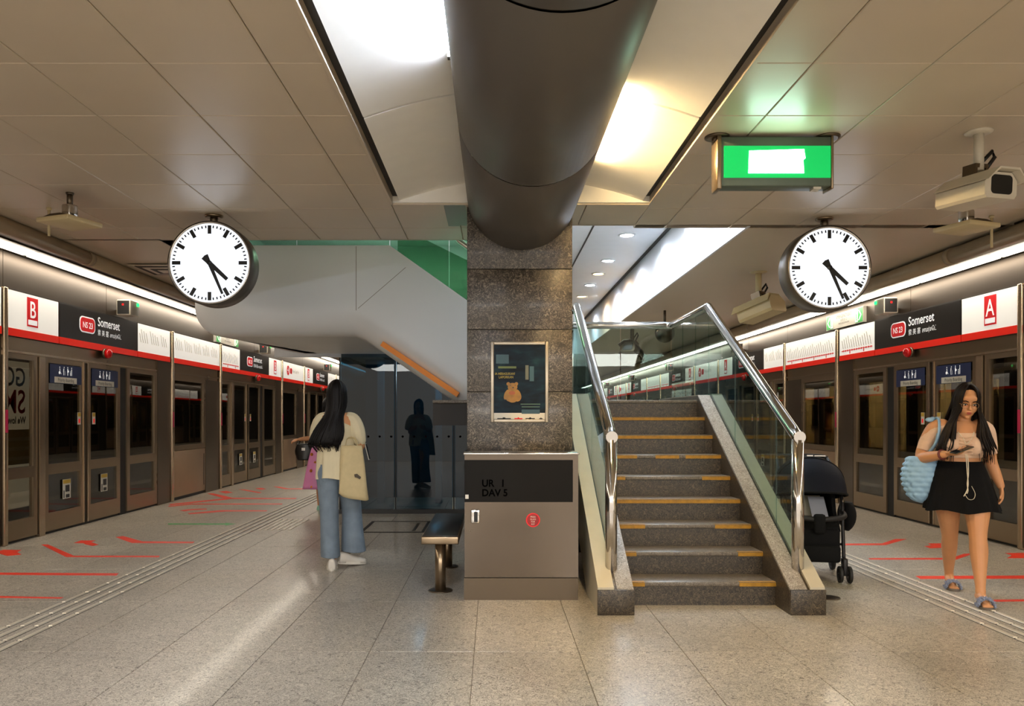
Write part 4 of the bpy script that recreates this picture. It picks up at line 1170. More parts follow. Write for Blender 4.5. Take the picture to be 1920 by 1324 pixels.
mark([[z2(945, 545), z2(1270, 545), z2(1265, 541), z2(1328, 548), z2(1268, 557), z2(1270, 552), z2(945, 551)]], 'floor_arrow', 'long thin green arrow pointing to the tactile strip', M['green'])
mark([[z2(1165, 377), z2(1200, 376), z2(1312, 401), z2(1670, 402), z2(1662, 408), z2(1272, 407)]], 'floor_line', 'bent red line beyond the green arrow', M['red'], G)
mark([[z2(1230, 366), z2(1275, 362), z2(1310, 372), z2(1270, 376)]], 'floor_arrow', 'small red arrow beyond the green arrow', M['red'], G)
mark([[z2(945, 447), z2(1080, 433), z2(1085, 438), z2(950, 451)], [z2(1080, 434), z2(1590, 433), z2(1585, 439), z2(1080, 439)]], 'floor_line', 'faint red line between green arrow and far markings', M['red'], G)
mark([[z2(950, 437), z2(1270, 403), z2(1300, 408), z2(960, 442)]], 'floor_line', 'slanting red line leading to the far kick plate', M['red'], G)
mark([[z2(1010, 472), z2(1060, 465), z2(1160, 461), z2(1165, 466), z2(1070, 471), z2(1040, 477)]], 'floor_arrow', 'narrow red arrow just beyond the green arrow', M['red'], G)
mark([[z2(1055, 488), z2(1245, 470), z2(1505, 471), z2(1498, 477), z2(1270, 478), z2(1065, 493)]], 'floor_line', 'bent red line right beyond the green arrow', M['red'], G)
mark([[z2(1340, 353), z2(1375, 354), z2(1472, 371), z2(1460, 375)]], 'floor_line', 'short slanting red line on the far left floor', M['red'], G)
mark([[z2(1435, 348), z2(1470, 344), z2(1498, 351), z2(1468, 356)]], 'floor_arrow', 'tiny red arrow on the far left floor', M['red'], G)
mark([[z2(1537, 338), z2(1570, 338), z2(1622, 348), z2(1740, 348), z2(1735, 353), z2(1600, 352)]], 'floor_line', 'farthest bent red line before the pink bag', M['red'], G)
mark([[zr(-30, 899), zr(195, 898), zr(262, 876), zr(318, 876), zr(213, 906), zr(-30, 907)]], 'floor_line', 'bent red line right of the stroller wheels', M['red'], G)
mark([[zr(405, 912), zr(440, 908), zr(425, 898), zr(520, 897), zr(520, 918), zr(435, 922)]], 'floor_arrow', "broad red arrow behind the right woman's legs", M['red'], G)
mark([[zr(128, 971), zr(540, 970), zr(600, 950), zr(655, 946), zr(565, 978), zr(135, 978)]], 'floor_line', "bent red line passing behind the right woman's knees", M['red'], G)
mark([[zr(805, 946), zr(960, 944), zr(930, 958), zr(960, 970), zr(815, 971), zr(840, 957)]], 'floor_arrow', 'broad red arrow at the right picture edge', M['red'], G)
mark([[zr(362, 1060), zr(1100, 1057), zr(1100, 1072), zr(385, 1074)]], 'floor_line', "thick red line behind the right woman's front foot", M['red'], G)
mark([[zr(735, 1178), zr(1100, 1174), zr(1100, 1183), zr(738, 1187)]], 'floor_line', 'thin red line nearest the camera on the right floor', M['red'], G)
# right floor, seen through the balustrade glass
mark([[(1400, 890), (1440, 884), (1470, 884), (1440, 892)], [(1395, 905), (1450, 899), (1478, 901), (1440, 908)]], 'floor_arrow', 'red arrows seen through the balustrade glass', M['red'], G)

t = thing('floor_disc', 'round dark metal cap in the floor beside the right stair kerb', 'floor plate', (*fl(1553, 1121)[:2], 0))
mb = MB(); mb.lathe([(0.085, 0), (0.085, 0.004), (0.075, 0.006), (0.0001, 0.006)], t.location[:], 'z', 28); mb.build('disc_plate', M['steel_dk'], t)
# ================================================================== CLOCKS
def clock(cx, yf, cz, R0, stem_y, label):
    t = thing('station_clock', label, 'clock', (cx, yf, cz), 'round station clocks')
    d = 0.20
    mb = MB(); mb.lathe([(R0-0.012, -0.008), (R0, 0.0), (R0, d), (R0-0.012, d+0.008), (0.0001, d+0.008)], (cx, yf, cz), 'y', 72, cap=False); mb.build('case', M['case'], t)
    mb = MB(); mb.lathe([(R0-0.012, -0.008), (R0-0.018, -0.010), (R0-0.024, 0.004)], (cx, yf, cz), 'y', 72, cap=False); mb.build('bezel', M['chrome'], t)
    mb = MB(); mb.lathe([(0.0001, 0.0), (R0-0.020, 0.0)], (cx, yf, cz), 'y', 72); mb.build('dial', M['clockface'], t)
    rf = R0-0.024
    def hand(ang, r0, r1, w0, w1, y, name):
        s_, c_ = math.sin(ang), math.cos(ang)
        def q(r, w): return (cx+s_*r+c_*w, cz+c_*r-s_*w)
        mb = MB(); mb.prism([q(r0, -w0), q(r0, w0), q(r1, w1), q(r1, -w1)], 'y', yf-y, yf-y-0.003); return mb.build(name, M['hand'], t, fix=True)
    for i in range(12): hand(2*PI*i/12, rf*0.74, rf*0.955, 0.015, 0.015, 0.001, 'hour_mark')
    mb = MB()
    for i in range(60):
        if i % 5 == 0: continue
        a = 2*PI*i/60; s_, c_ = math.sin(a), math.cos(a)
        def q(r, w): return (cx+s_*r+c_*w, cz+c_*r-s_*w)
        mb.prism([q(rf*0.885, -0.0055), q(rf*0.885, 0.0055), q(rf*0.95, 0.0055), q(rf*0.95, -0.0055)], 'y', yf-0.001, yf-0.003)
    tag(mb.build('minute_marks', M['hand'], t, fix=True), kind='stuff')
    hand(math.radians(133), -0.07, rf*0.62, 0.020, 0.015, 0.006, 'hour_hand')
    hand(math.radians(157), -0.07, rf*0.86, 0.017, 0.010, 0.010, 'minute_hand')
    mb = MB(); mb.lathe([(0.0001, -0.016), (0.02, -0.016), (0.02, 0)], (cx, yf, cz), 'y', 20); mb.build('hub', M['hand'], t)
    mb = MB(); mb.tube([(cx, yf+0.1, cz+R0-0.01), (cx, yf+0.1, ZC)], 0.033, 16); mb.build('stem', M['steel_dk'], t)
    mb = MB(); mb.lathe([(0.075, 0.0), (0.075, -0.012), (0.06, -0.02)], (cx, yf+0.1, ZC), 'z', 28); mb.build('ceiling_plate', M['steel'], t)
clock((393-UC)/FPX*6.45, 6.45, EYE-(493-VC)/FPX*6.45, 0.352, 0, 'left round white station clock hanging in front of the white footbridge')
clock((1555-UC)/FPX*6.54, 6.54, EYE-(502-VC)/FPX*6.54, 0.358, 0, 'right round white station clock hanging right of the exit sign')

# ================================================================== GREEN EXIT SIGN
ex = thing('exit_sign', 'glowing green exit sign box hanging from the right ceiling', 'sign', (1.7, 4.65, 2.9))
tilt = 0.0
mb = MB(); mb.bbox((1.355, 4.65, 2.735), (2.035, 4.76, 3.035), 0.008); mb.build('case', M['exitbox'], ex)
mb = MB(); mb.box((1.385, 4.642, 2.785), (2.025, 4.65, 2.975)); mb.build('green_face', M['exitgreen'], ex)
mb = MB(); mb.add([(1.53, 4.640, 2.81), (1.865, 4.640, 2.81), (1.86, 4.640, 2.89), (1.873, 4.640, 2.9), (1.865, 4.640, 2.955), (1.535, 4.640, 2.945)], [(0, 1, 2, 3, 4, 5)]); mb.build('lit_panel', M['exitwhite'], ex)
for (a, b_) in ((1.345, 1.372), (2.03, 2.045)):
    mb = MB(); mb.bbox((a, 4.644, 2.72), (b_, 4.77, 3.04), 0.004); mb.build('end_cap', M['steel'], ex)
mb = MB(); mb.box((1.93, 4.66, 2.722), (1.975, 4.72, 2.737)); mb.build('test_button', M['stickerw'], ex)
for x in (1.36, 2.03):
    mb = MB(); mb.lathe([(0.075, 0), (0.075, -0.008), (0.06, -0.014)], (x, 4.70, ZC), 'z', 28); mb.build('ceiling_plate', M['steel_dk'], ex)
    mb = MB(); mb.tube([(x, 4.70, ZC-0.03), (x, 4.70, ZC)], 0.03, 12); mb.build('stem', M['steel_dk'], ex)

# ================================================================== CCTV CAMERAS
def cctv(loc, yaw, pitch, sc, label, drop=0.22, m='camwhite'):
    """camera looking along local -y; loc is the ceiling point"""
    t = thing('surveillance_camera', label, 'camera', loc, 'surveillance cameras')
    T = Vector(loc)
    mb = MB(); mb.lathe([(0.10*sc, 0), (0.09*sc, -0.012*sc), (0.03*sc, -0.02*sc)], loc, 'z', 24); mb.build('ceiling_plate', M[m], t)
    mb = MB(); mb.tube([T, T+Vector((0, 0, -drop*sc))], 0.036*sc, 16); mb.build('pole', M[m], t)
    Rm = Matrix.Rotation(yaw, 3, 'Z') @ Matrix.Rotation(pitch, 3, 'X')
    c = T+Vector((0, 0, -(drop+0.15)*sc))
    def at(p): return c+Rm @ (Vector(p)*sc)
    def solid(poly, y0, y1, name, mm, par):
        n = len(poly); mb = MB()
        v = [at((a, y0, b_)) for a, b_ in poly]+[at((a, y1, b_)) for a, b_ in poly]
        mb.add(v, [tuple(range(n)), tuple(range(n, 2*n))]+[(i, (i+1) % n, n+(i+1) % n, n+i) for i in range(n)])
        return mb.build(name, mm, par, fix=True)
    body = solid([(-0.13, -0.10), (0.12, -0.10), (0.14, -0.07), (0.14, 0.03), (0.09, 0.09), (-0.07, 0.09), (-0.15, 0.02), (-0.15, -0.08)], -0.20, 0.26, 'housing', M[m], t)
    solid(rrect(0.19, 0.14, 0.03, 4), -0.204, -0.198, 'window', M['black'], body)
    solid([(-0.17, 0.02), (-0.075, 0.10), (0.095, 0.10), (0.16, 0.02), (0.17, 0.02), (0.10, 0.115), (-0.08, 0.115), (-0.18, 0.02)], -0.26, 0.25, 'sunshield', M[m], t)
    mb = MB()
    br_ = []
    solid([(-0.06, 0.10), (-0.04, 0.10), (-0.04, 0.17), (0.04, 0.17), (0.04, 0.10), (0.06, 0.10), (0.06, 0.20), (-0.06, 0.20)], -0.02, 0.10, 'bracket', M['steel_dk'], t)
    mb = MB(); mb.tube([T+Vector((0.03, 0.02, -drop*sc*0.75)), T+Vector((0.10, 0.03, -drop*sc*0.45))*1, T+Vector((0.115, 0.03, -drop*sc*0.6)), T+Vector((0.05, 0.03, -drop*sc*0.98))], 0.012, 8); mb.build('cable', M['black'], t)
cctv((2.90, 4.62, ZC), math.radians(14), math.radians(3), 0.78, 'large cream surveillance camera near the right picture edge', 0.30)
cctv((3.12, 9.1, ZC), math.radians(215), math.radians(14), 1.0, 'grey surveillance camera partly hidden behind the right clock', 0.30, 'plastic')
cctv((2.55, 14.2, ZC), math.radians(-35), math.radians(-22), 1.0, 'grey surveillance camera seen through the landing glass', 0.35, 'steel_dk')
# ================================================================== FLAT PANEL ANTENNAS ON SHORT POLES
def antenna(x, y, zp, label, yaw):
    t = thing('ceiling_antenna', label, 'antenna', (x, y, ZC), 'flat ceiling panels on short poles')
    mb = MB(); mb.tube([(x, y, ZC), (x, y, zp+0.12)], 0.022, 14); mb.lathe([(0.03, 0), (0.026, -0.015)], (x, y, ZC), 'z', 16); mb.build('pole', M['steel_dk'], t)
    mb = MB(); mb.bbox((x-0.042, y-0.042, zp+0.03), (x+0.042, y+0.042, zp+0.13), 0.012); mb.build('clamp', M['chrome'], t)
    mb = MB(); mb.prism([(x-0.15, zp+0.012), (x+0.15, zp+0.012), (x+0.05, zp+0.035), (x-0.05, zp+0.035)], 'y', y-0.13, y+0.13); mb.build('mounting_plate', M['steel_dk'], t)
    mb = MB(); mb.bbox((x-0.16, y-0.16, zp-0.025), (x+0.16, y+0.16, zp+0.012), 0.01); mb.build('panel', M['plastic'], t)
    t.rotation_euler = (0, 0, yaw)
antenna(-3.22, 5.88, 2.83, 'cream flat panel on a pole under the left ceiling', math.radians(-20))
antenna(3.62, 5.92, 2.80, 'cream flat panel on a pole below the large camera', math.radians(20))
for (x, y, lb, z1) in ((-3.62, 6.3, 'thin hanging rod left of the left clock', 2.82), (4.22, 6.55, 'thin hanging rod beside the right flat panel', 2.78)):
    mb = MB(); mb.tube([(x, y, z1), (x, y, ZC-0.01)], 0.011, 10); mb.lathe([(0.02, 0), (0.02, -0.02)], (x, y, ZC), 'z', 12)
    tag(mb.build('hanging_rod', M['plastic']), lb, 'rod')
# ceiling grille behind the left clock, speaker discs
gr_ = thing('air_grille', 'square ceiling air grille left of the left clock', 'vent', (-3.9, 9.2, ZC))
for k in range(5):
    mb = MB(); w = 0.32-0.06*k
    if w < 0.05: break
    mb.box((-3.75-w, 8.9-w, ZC-0.02-0.004*k), (-3.75+w, 8.9+w, ZC-0.015-0.004*k)); mb.build('louvre', M['ceil'] if k % 2 == 0 else M['gasket'], gr_)
for (x, y, lb) in ((2.9, 17.0, 'round dome speaker on the far right ceiling'), (2.75, 12.4, 'round ceiling speaker seen through the landing glass')):
    t = thing('ceiling_speaker', lb, 'speaker', (x, y, ZC))
    mb = MB(); mb.tube([(x, y, ZC), (x, y, ZC-0.22)], 0.02, 10); mb.build('stem', M['steel_dk'], t)
    mb = MB(); mb.ell((x, y, ZC-0.36), (0.16, 0.12, 0.16), seg=20, ring=12); mb.build('dome', M['steel_dk'], t)
# ================================================================== PEOPLE
def cr(pts, n=5):
    """Catmull-Rom through tuples of any length"""
    P_ = [pts[0]]+list(pts)+[pts[-1]]
    out = []
    for i in range(1, len(P_)-2):
        p0, p1, p2, p3 = [np.array(q, float) for q in P_[i-1:i+3]]
        for k in range(n):
            t = k/n
            out.append(tuple(0.5*((2*p1)+(-p0+p2)*t+(2*p0-5*p1+4*p2-p3)*t*t+(-p0+3*p1-3*p2+p3)*t**3)))
    out.append(tuple(float(v) for v in pts[-1]))
    return out
def limb(mb, pts, n=14, k=5, ends=True):
    """tapered limb; pts (x, y, z, r)"""
    q = cr(pts, k)
    mb.tube([p[:3] for p in q], [max(0.003, p[3]) for p in q], n)
    if ends:
        for p in (q[0], q[-1]): mb.ell(p[:3], (p[3],)*3, seg=12, ring=8)
def torso(mb, rings, n=28, k=4, grow=0.0, zmin=-9, zmax=9):
    q = [r for r in cr(rings, k) if zmin <= r[0] <= zmax]
    mb.loft([[(r[1]+(r[3]+grow)*math.cos(2*PI*j/n), r[2]+(r[4]+grow)*math.sin(2*PI*j/n), r[0]) for j in range(n)] for r in q])
def hand(mb, Wp, d, n, thumb, curl=0.35, sz=1.0, spread=0.0):
    Wp = Vector(Wp); d = Vector(d).normalized(); n = Vector(n); n = (n-d*n.dot(d)).normalized(); l = d.cross(n)*thumb
    Rm = Matrix((l, d, n)).transposed()
    mb.ell(Wp+d*0.045*sz, (0.036*sz, 0.052*sz, 0.015*sz), Rm, 14, 10)
    for i, (o, ln) in enumerate(((0.027, 0.068), (0.009, 0.076), (-0.009, 0.070), (-0.026, 0.055))):
        p = Wp+d*(0.082-0.004*abs(i-1))*sz+l*o*sz
        a = 0.10+curl*0.5; pts = [(*(p-d*0.025*sz), 0.0095*sz), (*p, 0.0092*sz)]
        dd = (d+l*(spread*(1.5-i))).normalized()
        for j, f in enumerate((0.45, 0.31, 0.24)):
            v = dd*math.cos(a)+n*math.sin(a); p = p+v*ln*f*sz; pts.append((*p, (0.0086-0.0009*j)*sz)); a += curl*(0.9 if j == 0 else 0.7)
        limb(mb, pts, 8, 3)
    p = Wp+d*0.022*sz+l*0.024*sz
    pts = [(*(p-l*0.012*sz), 0.013*sz), (*(p+d*0.026*sz+l*0.016*sz+n*0.006), 0.0115*sz), (*(p+d*0.048*sz+l*0.022*sz+n*0.014), 0.0098*sz), (*(p+d*0.068*sz+l*0.02*sz+n*0.022), 0.0082*sz)]
    limb(mb, pts, 8, 3)
def grow(mb, name, m, parent, voxel=0.007, smooth=6, fac=0.5, xf=None):
    """one continuous skin over the overlapping volumes"""
    me = bpy.data.meshes.new(name); me.from_pydata(mb.v, [], mb.f); me.update()
    bm = bmesh.new(); bm.from_mesh(me); bmesh.ops.recalc_face_normals(bm, faces=bm.faces[:]); bm.to_mesh(me); bm.free()
    o = bpy.data.objects.new('tmp', me); COL.objects.link(o)
    r = o.modifiers.new('r', 'REMESH'); r.mode = 'VOXEL'; r.voxel_size = voxel; r.use_smooth_shade = True
    s = o.modifiers.new('s', 'SMOOTH'); s.iterations = smooth; s.factor = fac
    dg = bpy.context.evaluated_depsgraph_get(); dg.update()
    m2 = bpy.data.meshes.new_from_object(o.evaluated_get(dg))
    bpy.data.objects.remove(o); bpy.data.meshes.remove(me)
    m2.name = name; m2.materials.clear(); m2.materials.append(m)
    m2.polygons.foreach_set('use_smooth', [True]*len(m2.polygons))
    ob = bpy.data.objects.new(name, m2); COL.objects.link(ob); ob.parent = parent
    return ob
def head(mb, C, Rm, ear=True):
    def e(c, r): mb.ell(C+Rm @ Vector(c), r, Rm, 20, 14)
    e((0, 0.012, 0.03), (0.074, 0.092, 0.098)); e((0, -0.022, -0.045), (0.056, 0.066, 0.068)); e((0, -0.062, -0.092), (0.022, 0.022, 0.018))
    e((0.034, -0.052, -0.03), (0.028, 0.03, 0.032)); e((-0.034, -0.052, -0.03), (0.028, 0.03, 0.032)); e((0, -0.062, 0.045), (0.05, 0.03, 0.035))
    q = [C+Rm @ Vector(p) for p in ((0, -0.082, 0.018), (0, -0.094, -0.004), (0, -0.104, -0.024))]
    mb.tube(q, [0.007, 0.009, 0.011], 10); mb.ell(q[-1], (0.0125,)*3, seg=10, ring=8)
    for s in (-1, 1): e((0.011*s, -0.094, -0.027), (0.007, 0.008, 0.006))
    e((0, -0.086, -0.055), (0.022, 0.010, 0.006)); e((0, -0.083, -0.066), (0.018, 0.010, 0.007))
    if ear:
        for s in (-1, 1): e((0.074*s, 0.01, -0.005), (0.009, 0.02, 0.03))
def face_parts(C, Rm, parent, gl=True):
    def T(p): return C+Rm @ Vector(p)
    def piece(name, items, m):
        mb = MB()
        for c, r in items: mb.ell(T(c), r, Rm, 14, 10)
        return mb.build(name, m, parent)
    for s in (-1, 1):
        ey = piece('eye', [((0.031*s, -0.076, 0.004), (0.0135, 0.010, 0.0062))], M['eye_w'])
        mb = MB(); mb.ell(T((0.031*s, -0.083, 0.002)), (0.0062, 0.005, 0.0056), Rm, 12, 8); mb.build('iris', M['hair'], ey)
        mb = MB(); mb.tube([T((0.016*s, -0.083, 0.006)), T((0.031*s, -0.087, 0.0115)), T((0.047*s, -0.077, 0.007))], 0.0022, 6); mb.build('eyelash', M['hair'], ey)
        mb = MB(); mb.tube([T((0.014*s, -0.089, 0.026)), T((0.032*s, -0.087, 0.033)), T((0.052*s, -0.072, 0.027))], [0.003, 0.0036, 0.002], 6); mb.build('eyebrow', M['hair'], parent)
    piece('lips', [((0, -0.0935, -0.0545), (0.019, 0.006, 0.0045)), ((0, -0.0905, -0.0635), (0.016, 0.006, 0.0055))], M['lip'])
    if gl:
        mb = MB()
        for s in (-1, 1):
            c = (0.032*s, -0.098, 0.0)
            mb.tube([T((c[0]+0.026*math.cos(a), c[1]+0.01*abs(math.cos(a))*(1 if s*math.cos(a) > 0 else 0), c[2]+0.022*math.sin(a))) for a in [2*PI*i/18 for i in range(18)]], 0.0014, 6, closed=True)
            mb.tube([T((0.058*s, -0.088, 0.006)), T((0.076*s, -0.03, 0.008)), T((0.078*s, 0.02, 0.004))], 0.0014, 6)
        mb.tube([T((-0.008, -0.1, 0.003)), T((0, -0.103, 0.005)), T((0.008, -0.1, 0.003))], 0.0014, 6)
        mb.build('glasses', M['gold'], parent)
M['skin'] = mat('skin', 'c98f62', 0.5, var=0.04, scale=9)
b_ = M['skin'].node_tree.nodes['Principled BSDF']; b_.inputs['Subsurface Weight'].default_value = 0.08; b_.inputs['Subsurface Radius'].default_value = (0.02, 0.008, 0.004)
M['hair'] = mat('black_hair', '080505', 0.5, spec=0.18, var=0.25, scale=30, stretch=(1, 1, 0.1))
M['hairb'] = mat('dark_brown_hair', '120804', 0.5, spec=0.2, var=0.3, scale=30, stretch=(1, 1, 0.1))
M['eye_w'] = mat('eye_white', 'd8cfc4', 0.3); M['lip'] = mat('lips', 'a84a3c', 0.4); M['gold'] = mat('gold_wire', 'b89060', 0.3, 0.9)
M['top'] = mat('blush_knit', 'd9b79c', 0.8, var=0.05, scale=25, bump=0.15, bscale=160)
M['skirt'] = mat('black_cotton', '080708', 0.9, spec=0.2, bump=0.1, bscale=120)
M['bagblue'] = mat('pale_blue_quilt', '8fb4d2', 0.65, var=0.08, scale=14)
M['fur'] = mat('blue_grey_fur', '77809a', 0.95, var=0.25, scale=60, bump=0.6, bscale=150, sheen=0.5)
M['sole'] = mat('slipper_sole', '6b625a', 0.7); M['cord'] = mat('cream_cord', 'd8ccb4', 0.7)
M['denim'] = mat('light_denim', '74828f', 0.85, var=0.16, scale=9, bump=0.12, bscale=220)
M['blouse'] = mat('cream_blouse', 'd6caa8', 0.75, var=0.04, scale=8); M['canvas'] = mat('cream_canvas', 'c9b78c', 0.85, var=0.05, scale=20, bump=0.1, bscale=260)
M['sneaker'] = mat('white_sneaker', 'd5cec2', 0.55); M['pinkbag'] = mat('pink_plastic', 'd884b4', 0.4); M['handbag'] = mat('black_leather', '151413', 0.3)
M['mint'] = mat('mint_shoe', '8fc4ac', 0.55); M['navy'] = mat('navy_canopy', '090d1a', 0.75, spec=0.25, bump=0.1, bscale=150); M['blackcloth'] = mat('black_fabric', '0b0b0c', 0.85, spec=0.25, bump=0.1, bscale=150)

def hair(name, C, Rm, m, parent, seed, fall, nstr=150, r=(0.016, 0.007), face_gap=38, part=0.0, cover=0.0):
    """strands from the parting over the skull, then falling; fall(azimuth, side) gives the list of lower points"""
    rnd = random.Random(seed); mb = MB()
    mb.ell(C+Rm @ Vector((0, 0.022, 0.042)), (0.077, 0.090, 0.094), Rm, 24, 16)
    for i in range(nstr):
        a = math.radians(face_gap+(360-2*face_gap)*(i+rnd.random()*0.9)/nstr)     # from face centre (-y) round the head
        lay = rnd.choice((0.0, 0.003, 0.006))
        sx, cy_ = math.sin(a), -math.cos(a)
        pts = []
        y0 = 0.02+0.06*max(-1, min(1, cy_*1.1))
        for t in (0.0, 0.25, 0.5, 0.75, 1.0):
            th = t*PI/2*1.06
            x = (0.079+lay)*math.sin(th)*sx; y = 0.012+y0*(1-math.sin(th))*0.6+(0.097+lay)*math.sin(th)*cy_; z = 0.03+(0.106+lay)*math.cos(th)
            x += part*(1-t)
            p = C+Rm @ Vector((x, y, z)); pts.append((p.x, p.y, p.z))
        last = Vector(pts[-1])
        for q in fall(a, last, rnd): pts.append(q)
        q = cr([(*p, 0) for p in pts], 3)
        n = len(q)
        rad = [(r[0]*(0.55+0.45*min(1, 4*k/n))*(1.0 if k < n*0.75 else max(0.15, (n-1-k)/(n*0.25))), r[1]*(1.0 if k < n*0.75 else max(0.2, (n-1-k)/(n*0.25)))) for k in range(n)]
        mb.tube([p[:3] for p in q], rad, 6)
    return mb.build(name, m, parent)

# ------------------------------------------------------------------ woman with the phone, right
w2 = thing('person', 'woman in blush crop top and black skirt walking towards us, looking at her phone', 'person', (0, 0, 0))
T2 = [(0.80, -0.02, 0.0, 0.15, 0.115), (0.87, -0.02, 0.005, 0.165, 0.12), (0.97, -0.025, 0.0, 0.138, 0.10), (1.06, -0.02, 0.0, 0.138, 0.10), (1.14, -0.015, -0.005, 0.15, 0.108), (1.21, -0.012, 0.0, 0.155, 0.095), (1.275, -0.01, 0.005, 0.135, 0.07), (1.315, -0.01, 0.008, 0.07, 0.055)]
mb = MB(); torso(mb, T2)
for s in (-1, 1): mb.ell((-0.015+0.068*s, -0.075, 1.125), (0.070, 0.066, 0.068))
limb(mb, [(-0.01, 0.012, 1.26, 0.056), (0.0, 0.005, 1.33, 0.05), (0.01, -0.015, 1.40, 0.05)])
C2 = Vector((0.014, -0.03, 1.452)); R2 = Matrix.Rotation(math.radians(5), 3, 'Z') @ Matrix.Rotation(math.radians(14), 3, 'X') @ Matrix.Rotation(math.radians(4), 3, 'Y')
head(mb, C2, R2)
limb(mb, [(-0.14, 0.01, 1.275, 0.058), (-0.19, 0.015, 1.255, 0.058), (-0.24, 0.035, 1.16, 0.05), (-0.275, 0.04, 1.04, 0.043), (-0.235, -0.07, 1.045, 0.042), (-0.16, -0.185, 1.07, 0.028)])
hand(mb, (-0.155, -0.19, 1.072), (0.75, -0.45, 0.12), (0.1, 0.35, 0.95), -1, 0.55, 1.0)
limb(mb, [(0.10, 0.01, 1.275, 0.055), (0.148, 0.015, 1.25, 0.055), (0.175, 0.03, 1.14, 0.047), (0.190, 0.045, 1.02, 0.041), (0.215, 0.02, 0.92, 0.038), (0.238, -0.02, 0.835, 0.027)])
hand(mb, (0.239, -0.023, 0.83), (0.05, -0.12, -1.0), (-1.0, 0.0, 0.05), -1, 0.45, 0.98)
# rear (her right) leg and front (her left) leg
limb(mb, [(-0.10, 0.02, 0.86, 0.098), (-0.09, 0.07, 0.66, 0.088), (-0.066, 0.13, 0.44, 0.058), (-0.055, 0.205, 0.33, 0.056), (-0.04, 0.30, 0.13, 0.034), (-0.036, 0.315, 0.085, 0.034)])
limb(mb, [(-0.036, 0.325, 0.075, 0.032), (-0.036, 0.27, 0.055, 0.034), (-0.036, 0.20, 0.028, 0.03), (-0.036, 0.15, 0.020, 0.02)], 12)
limb(mb, [(0.07, -0.02, 0.86, 0.098), (0.068, -0.10, 0.68, 0.09), (0.058, -0.175, 0.485, 0.060), (0.058, -0.205, 0.36, 0.060), (0.052, -0.275, 0.14, 0.035), (0.05, -0.29, 0.09, 0.035)])
limb(mb, [(0.05, -0.265, 0.055, 0.034), (0.052, -0.33, 0.055, 0.034), (0.056, -0.40, 0.032, 0.030), (0.058, -0.445, 0.024, 0.02)], 12)
for (fx, fy, s) in ((-0.036, 0.135, -1), (0.060, -0.46, 1)):
    for i in range(5):
        o = (i-2)*0.0135*s
        limb(mb, [(fx+o, fy+0.03, 0.022, 0.0085), (fx+o, fy-0.006*(2-abs(i-1.2)), 0.020, 0.0085 if i else 0.011)], 8, 2)
body2 = grow(mb, 'body', M['skin'], w2, 0.0055, 5)
face_parts(C2, R2, w2)
# crop top
mb = MB(); torso(mb, T2, grow=0.010, zmin=1.03, zmax=1.235)
for s in (-1, 1): mb.ell((-0.015+0.068*s, -0.078, 1.125), (0.078, 0.074, 0.076))
limb(mb, [(-0.10, 0.008, 1.262, 0.058), (-0.178, 0.015, 1.25, 0.063), (-0.235, 0.035, 1.16, 0.056), (-0.258, 0.038, 1.09, 0.052)], ends=False)
limb(mb, [(0.08, 0.008, 1.262, 0.058), (0.145, 0.015, 1.25, 0.063), (0.175, 0.03, 1.14, 0.055), (0.184, 0.04, 1.07, 0.051)], ends=False)
grow(mb, 'crop_top', M['top'], w2, 0.006, 5)
mb = MB()
for i in range(6):
    z = 1.07+i*0.025; mb.tube([(-0.055, -0.155, z+0.004), (-0.015, -0.150-0.004*(i > 1), z), (0.03, -0.157, z+0.006)], 0.004, 6)
mb.build('gathered_seam', M['top'], w2)
# skirt with ruffled hem
def skirt_rings(n=72):
    out = []
    for t in np.linspace(0, 1, 15):
        z = 1.005-0.36*t
        rx = 0.148+0.105*t**0.8+(0.0); ry = 0.112+0.10*t**0.85
        ring = []
        for j in range(n):
            a = 2*PI*j/n
            w = 1+0.035*t*math.sin(a*11+0.6)+0.02*t*math.sin(a*19+1)+(0.02*math.sin(a*31) if t > 0.93 else 0)
            sw = 0.02*t
            ring.append((-0.022+rx*w*math.cos(a)+0.01*t, ry*w*math.sin(a)-0.01*t, z+0.01*t*math.sin(a*5)))
        out.append(ring)
    return out
mb = MB(); R_ = skirt_rings(); mb.loft(R_, cap=False)
inner = [[(p[0]*0.985, p[1]*0.985, p[2]+0.004) for p in r] for r in R_[::-1]]
mb.loft([R_[-1], inner[0]], cap=False); mb.loft(inner, cap=False); mb.build('skirt', M['skirt'], w2)
mb = MB(); q = R_[0]
mb.loft([[(p[0]*1.01, p[1]*1.01, z) for p in q] for z in (0.985, 1.012)], cap=True); mb.build('waistband', M['skirt'], w2)
# hair
def fall2(a, p, rnd):
    f = -math.cos(a); s = math.sin(a)                    # f -1 front ... 1 back, s side
    e = rnd.uniform(-0.03, 0.03)
    zend = 1.06+rnd.uniform(-0.07, 0.06)+(0.02 if f > 0.3 else 0)
    if f > 0.25:
        return [(p.x*1.02+0.02*s, p.y+0.01, p.z-0.07), (p.x*1.1+0.05*s, 0.10+e*0.4, 1.28), (p.x*1.15+0.06*s, 0.13+e*0.4, 1.18), (p.x*1.15+0.07*s+e, 0.12, zend)]
    sd = 1 if s > 0 else -1
    w = rnd.random()
    return [(p.x+0.006*sd, p.y+0.004, p.z-0.07), (0.014+sd*(0.078+0.045*w)+e*0.2, -0.055+0.04*f+0.02*w, 1.30), (0.0+sd*(0.075+0.085*w)+e*0.4, -0.118+0.05*(f+0.5)+0.03*w, 1.20), (sd*(0.085+0.10*w)+e*0.6, -0.150+0.05*(f+0.5)+0.05*w, 1.12), (sd*(0.10+0.09*w)+e, -0.150+0.05*(f+0.5)+0.06*w, zend)]
hair('hair', C2, R2, M['hairb'], w2, 3, fall2, 250, (0.015, 0.007), 43)
